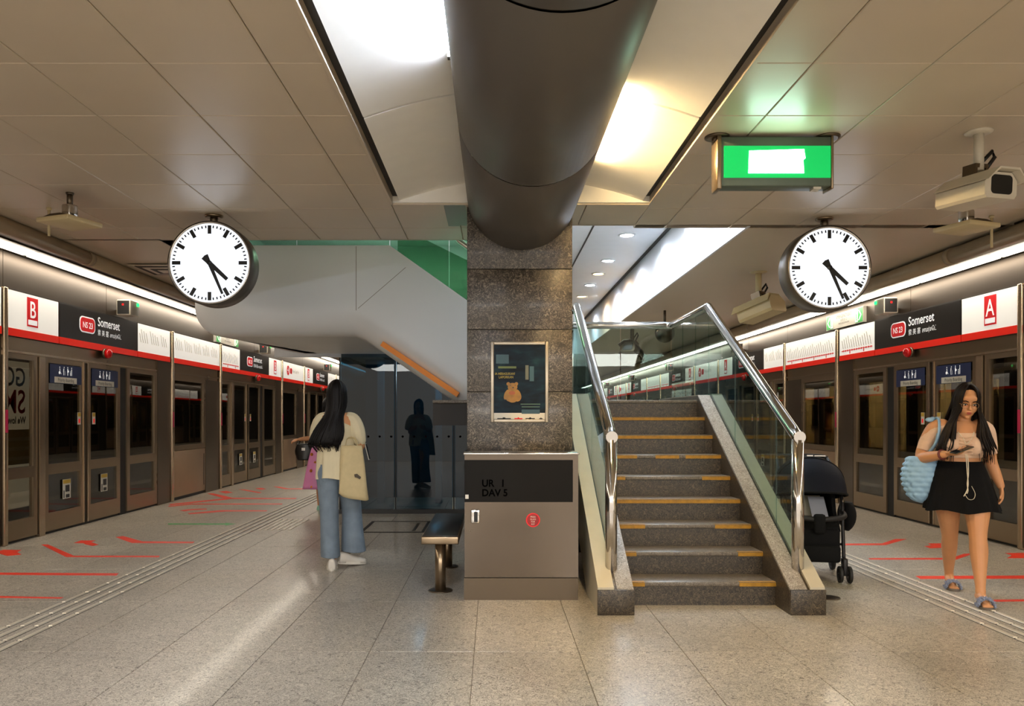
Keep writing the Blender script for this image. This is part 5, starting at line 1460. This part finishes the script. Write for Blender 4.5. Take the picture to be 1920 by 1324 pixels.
# slippers
for (fx, fy) in ((-0.036, 0.20), (0.056, -0.385)):
    mb = MB(); sole = [(fx+0.048*math.cos(a)*(1+0.15*math.sin(a+PI)), fy+0.02+0.128*math.sin(a)) for a in [2*PI*i/24 for i in range(24)]]
    mb.prism(sole, 'z', 0.0, 0.016, True); sp = mb.build('slipper_sole', M['sole'], w2)
    mb = MB(); rnd = random.Random(5)
    for i in range(90):
        a = PI*rnd.random(); y = fy-0.065+0.075*rnd.random()
        p = Vector((fx+0.052*math.cos(a), y, 0.012+0.056*math.sin(a)))
        mb.ell(p, (0.009, 0.009, 0.009), None, 6, 4)
        q = p+Vector((math.cos(a)*0.014+rnd.uniform(-.006, .006), rnd.uniform(-.01, .01), math.sin(a)*0.014))
        mb.tube([p, q], [0.005, 0.0015], 5)
    mb.build('fur_strap', M['fur'], sp)
# wrist band, cords
mb = MB()
c = Vector((-0.170, -0.172, 1.067)); d = Vector((0.10, -0.15, 0.03)).normalized(); a1 = d.orthogonal().normalized(); a2 = d.cross(a1)
mb.tube([c+(a1*math.cos(t)+a2*math.sin(t))*0.033 for t in [2*PI*i/18 for i in range(18)]], [(0.004, 0.009)]*18, 8, closed=True); mb.build('wrist_strap', mat('dark_red_strap', '5c1a14', 0.5), w2)
mb = MB()
mb.tube(cr([(-0.02, -0.165, 1.07), (-0.012, -0.16, 1.02), (-0.012, -0.19, 0.93), (-0.008, -0.195, 0.85), (-0.022, -0.21, 0.80), (-0.04, -0.215, 0.765)], 4), 0.0035, 6)
mb.tube(cr([(-0.01, -0.165, 1.07), (-0.002, -0.165, 1.02), (-0.005, -0.19, 0.93), (-0.014, -0.195, 0.86), (-0.012, -0.21, 0.81), (-0.02, -0.215, 0.785)], 4), 0.0035, 6)
mb.tube(cr([(-0.06, -0.12, 1.235), (-0.03, -0.150, 1.19), (-0.012, -0.155, 1.15), (0.02, -0.150, 1.18), (0.045, -0.125, 1.235)], 4), 0.003, 6)
mb.build('drawstring', M['cord'], w2)
mb = MB(); mb.tube(cr([(-0.03, -0.215, 0.775), (-0.01, -0.225, 0.745), (0.02, -0.23, 0.75), (0.03, -0.225, 0.79), (0.012, -0.205, 0.84)], 4), 0.0018, 6); mb.build('ear_cord', M['cord'], w2)
# her phone
ph = thing('phone', "dark phone held in the right woman's hand", 'phone', (0, 0, 0))
mb = MB(); mb.bbox((-0.036, -0.075, -0.0045), (0.036, 0.075, 0.0045), 0.004); mb.build('phone_body', mat('phone_case', '3a3420', 0.3), ph)
mb = MB(); mb.box((-0.033, -0.071, 0.0046), (0.033, 0.071, 0.0052)); mb.build('screen', mat('phone_screen', '181a1e', 0.1), ph)
# her bag
bg2 = thing('shoulder_bag', "pale blue quilted shoulder bag hanging on the right woman's arm", 'bag', (0, 0, 0))
mb = MB(); n = 64; rings = []
for t in np.linspace(0, 1, 42):
    z = 1.04-0.36*t
    w = 0.105*(0.72+0.55*math.sin(PI*min(1, t*0.9+0.12)))*(1 if t < 0.85 else math.sqrt(max(0.02, 1-((t-0.85)/0.155)**2)))
    ring = []
    row = int(t*9)
    for j in range(n):
        a = 2*PI*j/n
        bu = abs(math.sin(t*9*PI))**0.5*abs(math.sin(a*6+row*PI/2))**0.5
        k = 1+0.2*bu
        ring.append((-0.262+w*k*math.cos(a), 0.055+w*0.62*k*math.sin(a), z))
    rings.append(ring)
mb.loft(rings); mb.build('bag_body', M['bagblue'], bg2)
for yo in (-0.0, 0.04):
    mb = MB(); mb.tube(cr([(-0.255, 0.02+yo, 1.03), (-0.20, -0.062+yo*0.6, 1.13), (-0.175, -0.072+yo, 1.22), (-0.168, -0.02+yo, 1.332), (-0.19, 0.09, 1.30), (-0.24, 0.12, 1.15), (-0.26, 0.10, 1.02)], 4), [(0.014, 0.006)]*25, 8); mb.build('strap', M['bagblue'], bg2)
mb = MB(); mb.ell((-0.225, 0.0, 1.325), (0.03, 0.02, 0.018)); mb.ell((-0.20, 0.03, 1.33), (0.02, 0.02, 0.018)); mb.build('strap_knot', M['bagblue'], bg2)
YAW2 = math.radians(-20)
O2 = Vector((3.555, 5.85, 0))
for o in (w2, bg2): o.location = O2; o.rotation_euler = (0, 0, YAW2)
pl = Matrix.Rotation(YAW2, 3, 'Z') @ Vector((-0.062, -0.262, 1.108))
ph.location = O2+pl; ph.rotation_euler = (math.radians(20), math.radians(6), YAW2+math.radians(-62))

# ------------------------------------------------------------------ woman seen from behind, left
w1 = thing('person', 'woman with long black hair seen from behind in cream blouse and wide jeans', 'person', (0, 0, 0))
T1 = [(0.86, 0.0, 0.0, 0.155, 0.115), (0.94, 0.0, 0.0, 0.16, 0.118), (1.04, 0.0, 0.0, 0.13, 0.10), (1.15, 0.0, 0.0, 0.14, 0.10), (1.27, 0.0, 0.0, 0.16, 0.10), (1.34, 0.0, 0.0, 0.15, 0.08), (1.385, 0.0, 0.0, 0.07, 0.055)]
mb = MB(); torso(mb, T1)
limb(mb, [(0, 0.0, 1.33, 0.056), (0, 0.01, 1.40, 0.05), (0.0, 0.02, 1.46, 0.05)])
C1 = Vector((-0.005, 0.02, 1.528)); R1 = Matrix.Rotation(PI+math.radians(6), 3, 'Z') @ Matrix.Rotation(math.radians(8), 3, 'X')
head(mb, C1, R1)
limb(mb, [(0.10, 0, 1.335, 0.055), (0.145, 0.0, 1.315, 0.053), (0.17, -0.01, 1.22, 0.045), (0.205, -0.005, 1.10, 0.040), (0.20, 0.09, 1.09, 0.038), (0.16, 0.20, 1.12, 0.027)])
hand(mb, (0.158, 0.205, 1.122), (-0.5, 0.7, 0.2), (-0.5, -0.3, 0.6), 1, 0.6)
limb(mb, [(-0.10, 0, 1.335, 0.053), (-0.135, 0.02, 1.31, 0.050), (-0.15, 0.06, 1.20, 0.044), (-0.15, 0.10, 1.09, 0.040), (-0.14, 0.17, 1.06, 0.038), (-0.10, 0.24, 1.10, 0.027)])
hand(mb, (-0.098, 0.225, 1.102), (0.6, 0.6, 0.2), (0.4, -0.3, 0.6), -1, 0.6)
limb(mb, [(-0.08, 0.0, 0.90, 0.10), (-0.07, -0.01, 0.68, 0.08), (-0.05, -0.02, 0.46, 0.055), (-0.03, -0.05, 0.10, 0.035)])
limb(mb, [(0.08, 0.0, 0.90, 0.10), (0.09, 0.08, 0.68, 0.08), (0.10, 0.14, 0.47, 0.055), (0.08, 0.14, 0.12, 0.035)])
grow(mb, 'body', M['skin'], w1, 0.007, 5)
# jeans
mb = MB()
def flat_limb(mb, pts, n=26):
    """x, y, z, rx, ry with soft folds"""
    q = cr(pts, 6); N_ = len(q)
    rings = []
    for i, p in enumerate(q):
        t = i/(N_-1)
        rings.append([(p[0]+p[3]*(1+0.035*t*math.sin(3*a+5*t+1)+0.02*math.sin(5*a-9*t))*math.cos(a), p[1]+p[4]*(1+0.04*t*math.sin(3*a+5*t))*math.sin(a), p[2]+0.004*math.sin(2*a)) for a in [2*PI*j/n for j in range(n)]])
    mb.loft(rings)
flat_limb(mb, [(-0.05, 0.0, 0.93, 0.11, 0.125), (-0.075, 0.0, 0.84, 0.108, 0.125), (-0.075, -0.01, 0.68, 0.092, 0.105), (-0.065, -0.02, 0.47, 0.083, 0.095), (-0.058, -0.03, 0.28, 0.082, 0.10), (-0.052, -0.035, 0.10, 0.085, 0.11)])
flat_limb(mb, [(0.05, 0.0, 0.93, 0.11, 0.125), (0.08, 0.02, 0.84, 0.108, 0.125), (0.105, 0.05, 0.68, 0.095, 0.108), (0.12, 0.10, 0.47, 0.09, 0.10), (0.128, 0.10, 0.30, 0.098, 0.11), (0.138, 0.10, 0.125, 0.112, 0.12)])
torso(mb, [(0.80, 0, 0, 0.11, 0.12), (0.88, 0, 0, 0.168, 0.128), (0.98, 0, 0, 0.15, 0.12), (1.03, 0, 0, 0.135, 0.105)])
jn = grow(mb, 'jeans', M['denim'], w1, 0.007, 4)
mb = MB(); mb.tube(cr([(0.01, -0.128, 0.95), (0.012, -0.125, 0.86), (0.012, -0.105, 0.79)], 4), 0.0025, 6)
for s in (-1, 1):
    mb.tube([(0.05*s, -0.132, 0.92), (0.13*s, -0.105, 0.925), (0.13*s, -0.112, 0.80), (0.09*s, -0.132, 0.77), (0.05*s, -0.138, 0.80)], 0.0022, 6, closed=True)
mb.build('seam', M['denim'], jn)
# blouse with gathered back
mb = MB(); n = 90; rings = []
for t in np.linspace(0, 1, 20):
    z = 1.372-0.572*t
    g = min(1, t*1.6)
    rx = 0.065+0.085*min(1, t*5.5)**0.7+0.03*t; ry = 0.06+0.055*min(1, t*5)+0.035*t
    ring = []
    for j in range(n):
        a = 2*PI*j/n
        w = 1+0.05*g*t*math.sin(a*9+1.5*math.sin(a*2))+0.02*g*math.sin(a*17)
        ring.append((-0.005+rx*w*math.cos(a), ry*w*math.sin(a), z-0.008*t*math.sin(a*4)))
    rings.append(ring)
mb.loft(rings, cap=False); inn_ = [[(p[0]*0.985, p[1]*0.985, p[2]+0.003) for p in r] for r in rings[::-1]]
mb.loft([rings[-1], inn_[0]], cap=False); mb.loft(inn_, cap=False); bl = mb.build('blouse', M['blouse'], w1)
for s in (-1, 1):
    f_ = 0.0 if s > 0 else 0.05
    mb = MB(); pts = cr([(0.085*s, 0, 1.335, 0.055), (0.135*s, f_*0.4, 1.32, 0.062), (0.165*s, f_-0.005, 1.26, 0.069), (0.185*s, f_*1.4-0.005, 1.18, 0.068), (0.20*s, f_*1.8, 1.125, 0.056), (0.205*s, f_*1.9+0.004, 1.10, 0.044)], 5)
    rings = []
    up = Vector((0, 1, 0))
    for i, p in enumerate(pts):
        d = (Vector(pts[min(i+1, len(pts)-1)][:3])-Vector(pts[max(0, i-1)][:3])).normalized(); a1 = (up-d*up.dot(d)).normalized(); a2 = d.cross(a1)
        rings.append([Vector(p[:3])+(a1*math.cos(2*PI*j/40)+a2*math.sin(2*PI*j/40))*p[3]*(1+0.035*math.sin(2*PI*j/40*10+0.5)) for j in range(40)])
    mb.loft(rings); mb.build('sleeve', M['blouse'], bl)
def fall1(a, p, rnd):
    f = -math.cos(a); s = math.sin(a)
    e = rnd.uniform(-1, 1)
    X = -p.x if False else p.x
    off = X-C1.x
    zend = 1.05+0.10*abs(e)**2+rnd.uniform(0, 0.06)
    return [(p.x*1.0, p.y-0.008, 1.46), (off*0.95-0.02, -0.06-0.05*max(0, f)-0.0*e, 1.36), (off*1.35-0.055+e*0.02, -0.125-0.03*max(0, f), 1.22), (off*1.45-0.085+e*0.03, -0.145-0.02*max(0, f), 1.12+0.02*e), (off*1.1-0.065+e*0.03, -0.14, zend-0.02)]
hair('hair', C1, R1, M['hair'], w1, 8, fall1, 190, (0.017, 0.009), 52)
def sneaker(c, yaw, pitch, lift, parent):
    Rz = Matrix.Rotation(yaw, 3, 'Z') @ Matrix.Rotation(pitch, 3, 'X')
    def tr(p): q = Rz @ Vector(p); return (c[0]+q.x, c[1]+q.y, lift+q.z)
    rings = []
    prof_ = [(-0.125, 0.02, 0.035), (-0.12, 0.032, 0.085), (-0.09, 0.038, 0.092), (-0.04, 0.04, 0.085), (0.01, 0.044, 0.068), (0.06, 0.048, 0.055), (0.10, 0.044, 0.046), (0.13, 0.03, 0.038), (0.14, 0.012, 0.03)]
    for (y, w, h) in cr(prof_, 3):
        rings.append([tr((w*math.copysign(abs(math.cos(t))**0.7, math.cos(t)), y, max(0.012, 0.012+h*max(0, math.sin(t))**0.8))) for t in [2*PI*j/20 for j in range(20)]])
    mb = MB(); mb.loft(rings); sh = mb.build('sneaker', M['sneaker'], parent, fix=True)
    mb = MB(); out = [(0.050*math.cos(t)*(1-0.12*math.sin(t)*-1), 0.008+0.14*math.sin(t)) for t in [2*PI*i/28 for i in range(28)]]
    v = [tr((x, y, 0)) for x, y in out]+[tr((x, y, 0.024)) for x, y in out]; k = len(out)
    mb.add(v, [tuple(range(k-1, -1, -1)), tuple(range(k, 2*k))]+[(i, (i+1) % k, k+(i+1) % k, k+i) for i in range(k)], False); mb.build('sole', M['stickerw'], sh)
sneaker((-0.035, -0.06), math.radians(6), 0, 0.0, w1)
sneaker((0.115, 0.07), math.radians(-58), math.radians(-6), 0.016, w1)
O1 = Vector((-1.40, 6.93, 0))
w1.location = O1; w1.rotation_euler = (0, 0, math.radians(4))
# tote bag
tb1 = thing('tote_bag', "cream canvas tote bag hanging on the left woman's right arm", 'bag', (0, 0, 0))
mb = MB(); rings = []
for t in np.linspace(0, 1, 16):
    z = 1.095-0.46*t
    w = 0.085+0.045*t**0.7+(0.004 if t < .1 else 0); dpt = 0.022+0.030*math.sin(PI*min(1, t*0.75+0.1))*(1 if t < 0.92 else 0.75)
    cx = 0.02*t
    ring = []
    for j in range(40):
        a = 2*PI*j/40
        ring.append((cx+w*math.copysign(abs(math.cos(a))**0.6, math.cos(a))*(1+0.02*math.sin(4*a+6*t)), dpt*math.copysign(abs(math.sin(a))**0.8, math.sin(a))*(1+0.12*math.sin(3*a+5*t)), z+0.012*math.sin(a*2+t)*t-0.035*t*math.cos(a)*0.8))
    rings.append(ring)
mb.loft(rings); tbb = mb.build('bag_body', M['canvas'], tb1)
for yo in (-0.02, 0.02):
    mb = MB(); mb.tube(cr([(-0.055, yo, 1.08), (-0.04, yo+0.03, 1.15), (0.0, yo+0.05, 1.165), (0.04, yo+0.03, 1.14), (0.055, yo, 1.07)], 4), [(0.012, 0.003)]*17, 8); mb.build('handle', M['canvas'], tb1)
mb = MB(); mb.prism([(0.025, 0.845), (0.05, 0.85), (0.085, 0.82), (0.075, 0.80), (0.05, 0.815), (0.03, 0.82)], 'y', -0.062, -0.0605); mb.build('print', mat('tote_print', '4a4034', 0.7), tbb)
tb1.location = O1+Vector((0.152, -0.125, 0)); tb1.rotation_euler = (0, 0, math.radians(8))
p1 = thing('phone', "white phone edge at the left woman's right side", 'phone', O1+Vector((0.255, 0.10, 1.03)))
mb = MB(); mb.bbox((-0.004, -0.035, -0.075), (0.004, 0.035, 0.075), 0.003); mb.build('phone_body', M['sneaker'], p1)
mb = MB(); mb.box((0.0042, -0.032, -0.07), (0.0047, 0.032, 0.07)); mb.build('screen', M['black'], p1)
for ch in kids(p1): ch.location = (0, 0, 0)
p1.rotation_euler = (0, math.radians(-14), 0)
for ch in kids(p1):
    for v in ch.data.vertices: v.co += p1.location

# ------------------------------------------------------------------ third person, mostly hidden behind the woman with the jeans
w3 = thing('person', 'person hidden behind the long-haired woman, only hand, calf and mint shoe showing', 'person', (0, 0, 0))
mb = MB(); torso(mb, [(r[0]*0.97, r[1], r[2], r[3], r[4]) for r in T1]); limb(mb, [(0, 0, 1.28, 0.056), (0, 0.01, 1.42, 0.05)])
C3 = Vector((0, 0.02, 1.485)); head(mb, C3, R1)
limb(mb, [(-0.12, 0, 1.30, 0.058), (-0.17, 0, 1.28, 0.054), (-0.20, 0.0, 1.16, 0.045), (-0.22, 0.0, 1.04, 0.04), (-0.30, -0.03, 1.03, 0.036), (-0.40, -0.05, 1.02, 0.026)])
hand(mb, (-0.40, -0.05, 1.02), (-1, -0.1, -0.1), (0, 0.2, -1), 1, 0.8)
limb(mb, [(0.12, 0, 1.30, 0.058), (0.17, 0, 1.28, 0.054), (0.20, 0.0, 1.15, 0.045), (0.21, 0.0, 1.02, 0.04), (0.20, 0.03, 0.85, 0.027)])
hand(mb, (0.20, 0.03, 0.85), (0, 0.1, -1), (-1, 0, 0), 1, 0.4)
limb(mb, [(-0.08, 0, 0.86, 0.098), (-0.09, -0.02, 0.66, 0.08), (-0.10, -0.03, 0.45, 0.053), (-0.115, -0.05, 0.32, 0.054), (-0.12, -0.06, 0.08, 0.032)])
limb(mb, [(0.08, 0, 0.86, 0.098), (0.08, 0.05, 0.66, 0.08), (0.08, 0.10, 0.45, 0.053), (0.08, 0.10, 0.32, 0.054), (0.08, 0.10, 0.08, 0.032)])
grow(mb, 'body', M['skin'], w3, 0.009, 4)
mb = MB(); torso(mb, [(0.70, 0, 0, 0.19, 0.15), (0.85, 0, 0, 0.18, 0.135), (1.0, 0, 0, 0.15, 0.115), (1.2, 0, 0, 0.165, 0.115), (1.31, 0, 0, 0.15, 0.09), (1.345, 0, 0, 0.07, 0.06)]); mb.build('dress', M['blouse'], w3)
hair('hair', C3, R1, M['hair'], w3, 12, lambda a, p, rnd: [(p.x, p.y-0.01, p.z-0.06), (p.x*1.05, -0.07, 1.34)], 90, (0.018, 0.009), 52)
for (x, y) in ((-0.125, 0.0), (0.085, 0.16)):
    rings = []
    for (yy_, w, h) in cr([(-0.11, 0.03, 0.06), (-0.06, 0.036, 0.07), (0.0, 0.042, 0.06), (0.07, 0.044, 0.045), (0.12, 0.02, 0.03)], 3):
        rings.append([(x+w*math.cos(t), y+yy_, max(0, 0.0+h*math.sin(t)*0.9+0.012)) for t in [2*PI*j/16 for j in range(16)]])
    mb = MB(); mb.loft(rings); mb.build('shoe', M['mint'], w3)
O3 = Vector((-2.40, 11.25, 0)); w3.location = O3; w3.rotation_euler = (0, 0, math.radians(8))
hb3 = thing('handbag', 'small shiny black handbag held out by the hidden person', 'bag', (-2.73, 11.15, 0.87))
mb = MB(); rings = []
for t in np.linspace(0, 1, 12):
    w = 0.085+0.04*math.sin(PI*min(1, t*0.8+0.1)); rings.append([(w*math.cos(a)*(1+0.05*math.sin(5*a+7*t)), 0.05*math.sin(a), 0.09-0.22*t-0.02*(t > .9)) for a in [2*PI*j/24 for j in range(24)]])
mb.v = []; mb.loft(rings); mb.v = [(a-2.73, b_+11.15, c+0.87) for a, b_, c in mb.v]; mb.build('bag_body', M['handbag'], hb3)
mb = MB(); mb.tube(cr([(-2.80, 11.15, 0.94), (-2.79, 11.17, 1.0), (-2.73, 11.18, 1.035), (-2.68, 11.17, 1.0), (-2.66, 11.15, 0.94)], 4), 0.010, 8); mb.build('handle', M['handbag'], hb3)
mb = MB(); mb.box((-2.75, 11.09, 0.86), (-2.70, 11.10, 0.90)); mb.build('clasp', M['chrome'], hb3)
pb3 = thing('shopping_bag', 'pink bag with orange dots hanging beside the hidden person', 'bag', (-2.58, 11.1, 0.6))
mb = MB(); rings = []
for t in np.linspace(0, 1, 14):
    w = 0.03+0.12*t**0.7; rings.append([(-2.56-0.03*t+w*math.cos(a), 11.1+(0.02+0.06*t)*math.sin(a)*(1+0.12*math.sin(4*a)), 0.93-0.62*t) for a in [2*PI*j/28 for j in range(28)]])
mb.loft(rings); pbb = mb.build('bag_body', M['pinkbag'], pb3)
mb = MB(); rnd = random.Random(2)
for i in range(9):
    t = 0.2+0.75*(i % 5)/4; w = 0.03+0.12*t**0.7
    mb.ell((-2.56-0.03*t+w*(-0.5+1.0*((i*3) % 5)/4), 11.1-(0.02+0.06*t)*0.92, 0.93-0.62*t), (0.022, 0.008, 0.024), None, 10, 6)
mb.build('dot_print', mat('dot_orange', 'e08a20', 0.5), pbb)

# a passenger in the train behind the right glass
w4 = copy_tree(w3); w4['label'] = 'passenger in pale dress standing in the train behind the right window'
w4.location = (6.45, 14.9, 0.05); w4.rotation_euler = (0, 0, math.radians(70))
# ================================================================== STROLLER
sr = thing('stroller', 'black baby stroller with navy canopy parked beside the right stair balustrade', 'stroller', (0, 0, 0))
fr = mat('stroller_frame', '222021', 0.4, 0.4)
def wheel(x, y, r, w, par):
    mb = MB(); mb.lathe([(r*0.72, -w/2), (r*0.95, -w/2), (r, -w/4), (r, w/4), (r*0.95, w/2), (r*0.72, w/2), (r*0.72, -w/2)], (x, y, r), 'x', 28, cap=False); wl = mb.build('wheel', M['rubber'], par)
    mb = MB(); mb.lathe([(0.0001, -w*0.4), (r*0.2, -w*0.4), (r*0.2, w*0.4), (0.0001, w*0.4)], (x, y, r), 'x', 16)
    for k in range(5):
        a = 2*PI*k/5; mb.tube([(x, y, r), (x, y+r*0.75*math.cos(a), r+r*0.75*math.sin(a))], r*0.09, 8)
    mb.build('hub', fr, wl)
for s in (-1, 1):
    for o in (-0.036, 0.036): wheel(0.205*s+o, -0.30, 0.068, 0.024, sr)
    wheel(0.245*s, 0.27, 0.085, 0.03, sr)
    mb = MB(); mb.tube([(0.205*s-0.036, -0.30, 0.068), (0.205*s+0.036, -0.30, 0.068)], 0.012, 8); mb.bbox((0.205*s-0.02, -0.325, 0.06), (0.205*s+0.02, -0.25, 0.20), 0.012); mb.build('fork', fr, sr)
    mb = MB(); mb.tube(cr([(0.205*s, -0.27, 0.18), (0.215*s, -0.20, 0.42), (0.225*s, -0.13, 0.66), (0.23*s, 0.10, 0.86), (0.21*s, 0.30, 0.98)], 4), 0.014, 10); mb.build('side_tube', fr, sr)
    mb = MB(); mb.tube([(0.225*s, -0.10, 0.62), (0.24*s, 0.10, 0.34), (0.245*s, 0.27, 0.10)], 0.013, 10); mb.build('rear_leg', fr, sr)
    mb = MB(); mb.ell((0.228*s, -0.12, 0.64), (0.018, 0.035, 0.035), None, 14, 8); mb.build('hinge', M['steel_dk'], sr)
mb = MB(); mb.tube(cr([(-0.21, 0.30, 0.98), (-0.17, 0.33, 0.995), (0, 0.335, 1.0), (0.17, 0.33, 0.995), (0.21, 0.30, 0.98)], 4), 0.018, 10); mb.build('handle', M['rubber'], sr)
mb = MB(); mb.tube([(-0.245, 0.27, 0.085), (0.245, 0.27, 0.085)], 0.010, 8); mb.tube([(-0.21, -0.22, 0.30), (0.21, -0.22, 0.30)], 0.010, 8); mb.build('cross_bar', fr, sr)
# canopy: bows turned about the pivots
mb = MB(); rings = []
nb = 15
for k in range(nb):
    p = math.radians(-12+182*k/(nb-1))
    ring = []
    for j in range(25):
        t = PI*j/24
        h = 0.335*(1+0.018*math.cos(k*PI*0.857)*1.0)
        hx = 0.285*math.cos(t); q = h*math.sin(t)**0.7
        ring.append((-hx, 0.02+q*math.cos(p)*0.95, 0.672+q*math.sin(p)))
    rings.append(ring)
mb.loft(rings, cap=False, closed=False)
rin = [[(x*0.97, (y-0.02)*0.97+0.02, (z-0.672)*0.97+0.672) for (x, y, z) in r] for r in rings]
mb.loft(rin[::-1], cap=False, closed=False); mb.loft([rings[-1], rin[-1]], cap=False, closed=False)
cn = mb.build('canopy', M['navy'], sr)
mb = MB(); e = rings[-1]; mb.tube(e, 0.010, 8); mb.tube(rings[9], 0.006, 8); mb.build('canopy_rim', M['blackcloth'], cn)
mb = MB(); mb.loft([[(x*1.012, (y-0.02)*1.012+0.02, (z-0.672)*1.012+0.672) for (x, y, z) in r[3:22]] for r in rings[6:9]], cap=False, closed=False); mb.build('canopy_band', M['blackcloth'], cn)
mb = MB(); mb.box((-0.03, -0.035, 1.012), (0.02, -0.02, 1.022)); mb.box((0.03, -0.035, 1.012), (0.12, -0.02, 1.020)); mb.build('reflective_strip', M['chrome'], cn)
# seat shell, backrest, pad, bar, straps
mb = MB()
mb.loft([[(x, y, z) for (x, y, z) in ((-w, y0, z0), (w, y0, z0), (w, y0+0.02, z0+th), (-w, y0+0.02, z0+th))] for (w, y0, z0, th) in ((0.17, -0.26, 0.24, 0.03), (0.185, -0.22, 0.40, 0.035), (0.19, -0.14, 0.43, 0.04), (0.19, 0.05, 0.42, 0.05), (0.19, 0.20, 0.60, 0.05), (0.18, 0.30, 0.80, 0.04))], smooth=False)
for s in (-1, 1): mb.prism([(-0.20, 0.40), (0.10, 0.40), (0.30, 0.75), (0.20, 0.86), (0.0, 0.72), (-0.05, 0.55)], 'x', 0.17*s, 0.20*s)
mb.build('seat', M['blackcloth'], sr, fix=True)
mb = MB(); mb.bbox((-0.17, -0.335, 0.165), (0.17, -0.26, 0.30), 0.02); mb.bbox((-0.175, -0.29, 0.27), (0.175, -0.22, 0.43), 0.02); mb.build('footrest', M['blackcloth'], sr)
mb = MB(); mb.prism([(-0.10, 0.47), (0.05, 0.47), (0.19, 0.64), (0.17, 0.66), (0.03, 0.505), (-0.10, 0.49)], 'x', -0.12, 0.12); mb.build('seat_pad', mat('stroller_pad', 'd6cbb4', 0.8), sr)
mb = MB(); mb.prism([(-0.10, 0.50), (-0.09, 0.50), (0.09, 0.655), (0.08, 0.66)], 'x', 0.0, 0.13); mb.build('muslin_cloth', mat('muslin', 'b8bac4', 0.8), sr)
mb = MB(); mb.tube(cr([(-0.225, -0.12, 0.56), (-0.20, -0.27, 0.53), (0, -0.34, 0.515), (0.20, -0.27, 0.53), (0.225, -0.12, 0.56)], 5), 0.022, 12); mb.build('bumper_bar', M['rubber'], sr)
mb = MB(); mb.bbox((-0.045, -0.375, 0.40), (0.045, -0.32, 0.56), 0.02); mb.build('crotch_pad', M['blackcloth'], sr)
mb = MB(); mb.tube([(-0.07, -0.18, 0.50), (-0.15, -0.10, 0.50)], [(0.012, 0.004)]*2, 8); mb.build('orange_strap', M['orange'], sr)
mb = MB(); mb.prism([(-0.18, 0.14), (0.24, 0.12), (0.26, 0.30), (-0.18, 0.26)], 'x', -0.19, 0.19); mb.build('basket', M['blackcloth'], sr)
mb = MB(); rings = []
for t in np.linspace(0, 1, 10):
    w = 0.07*math.sin(PI*(0.12+0.85*t))**0.6; rings.append([(0.31+w*math.cos(a), 0.05+0.14*math.sin(PI*(0.15+0.8*t))**0.6*math.sin(a), 0.62-0.24*t) for a in [2*PI*j/20 for j in range(20)]])
mb.loft(rings); mb.build('side_pouch', M['blackcloth'], sr)
sr.location = (2.70, 6.60, 0); sr.rotation_euler = (0, 0, math.radians(-10))
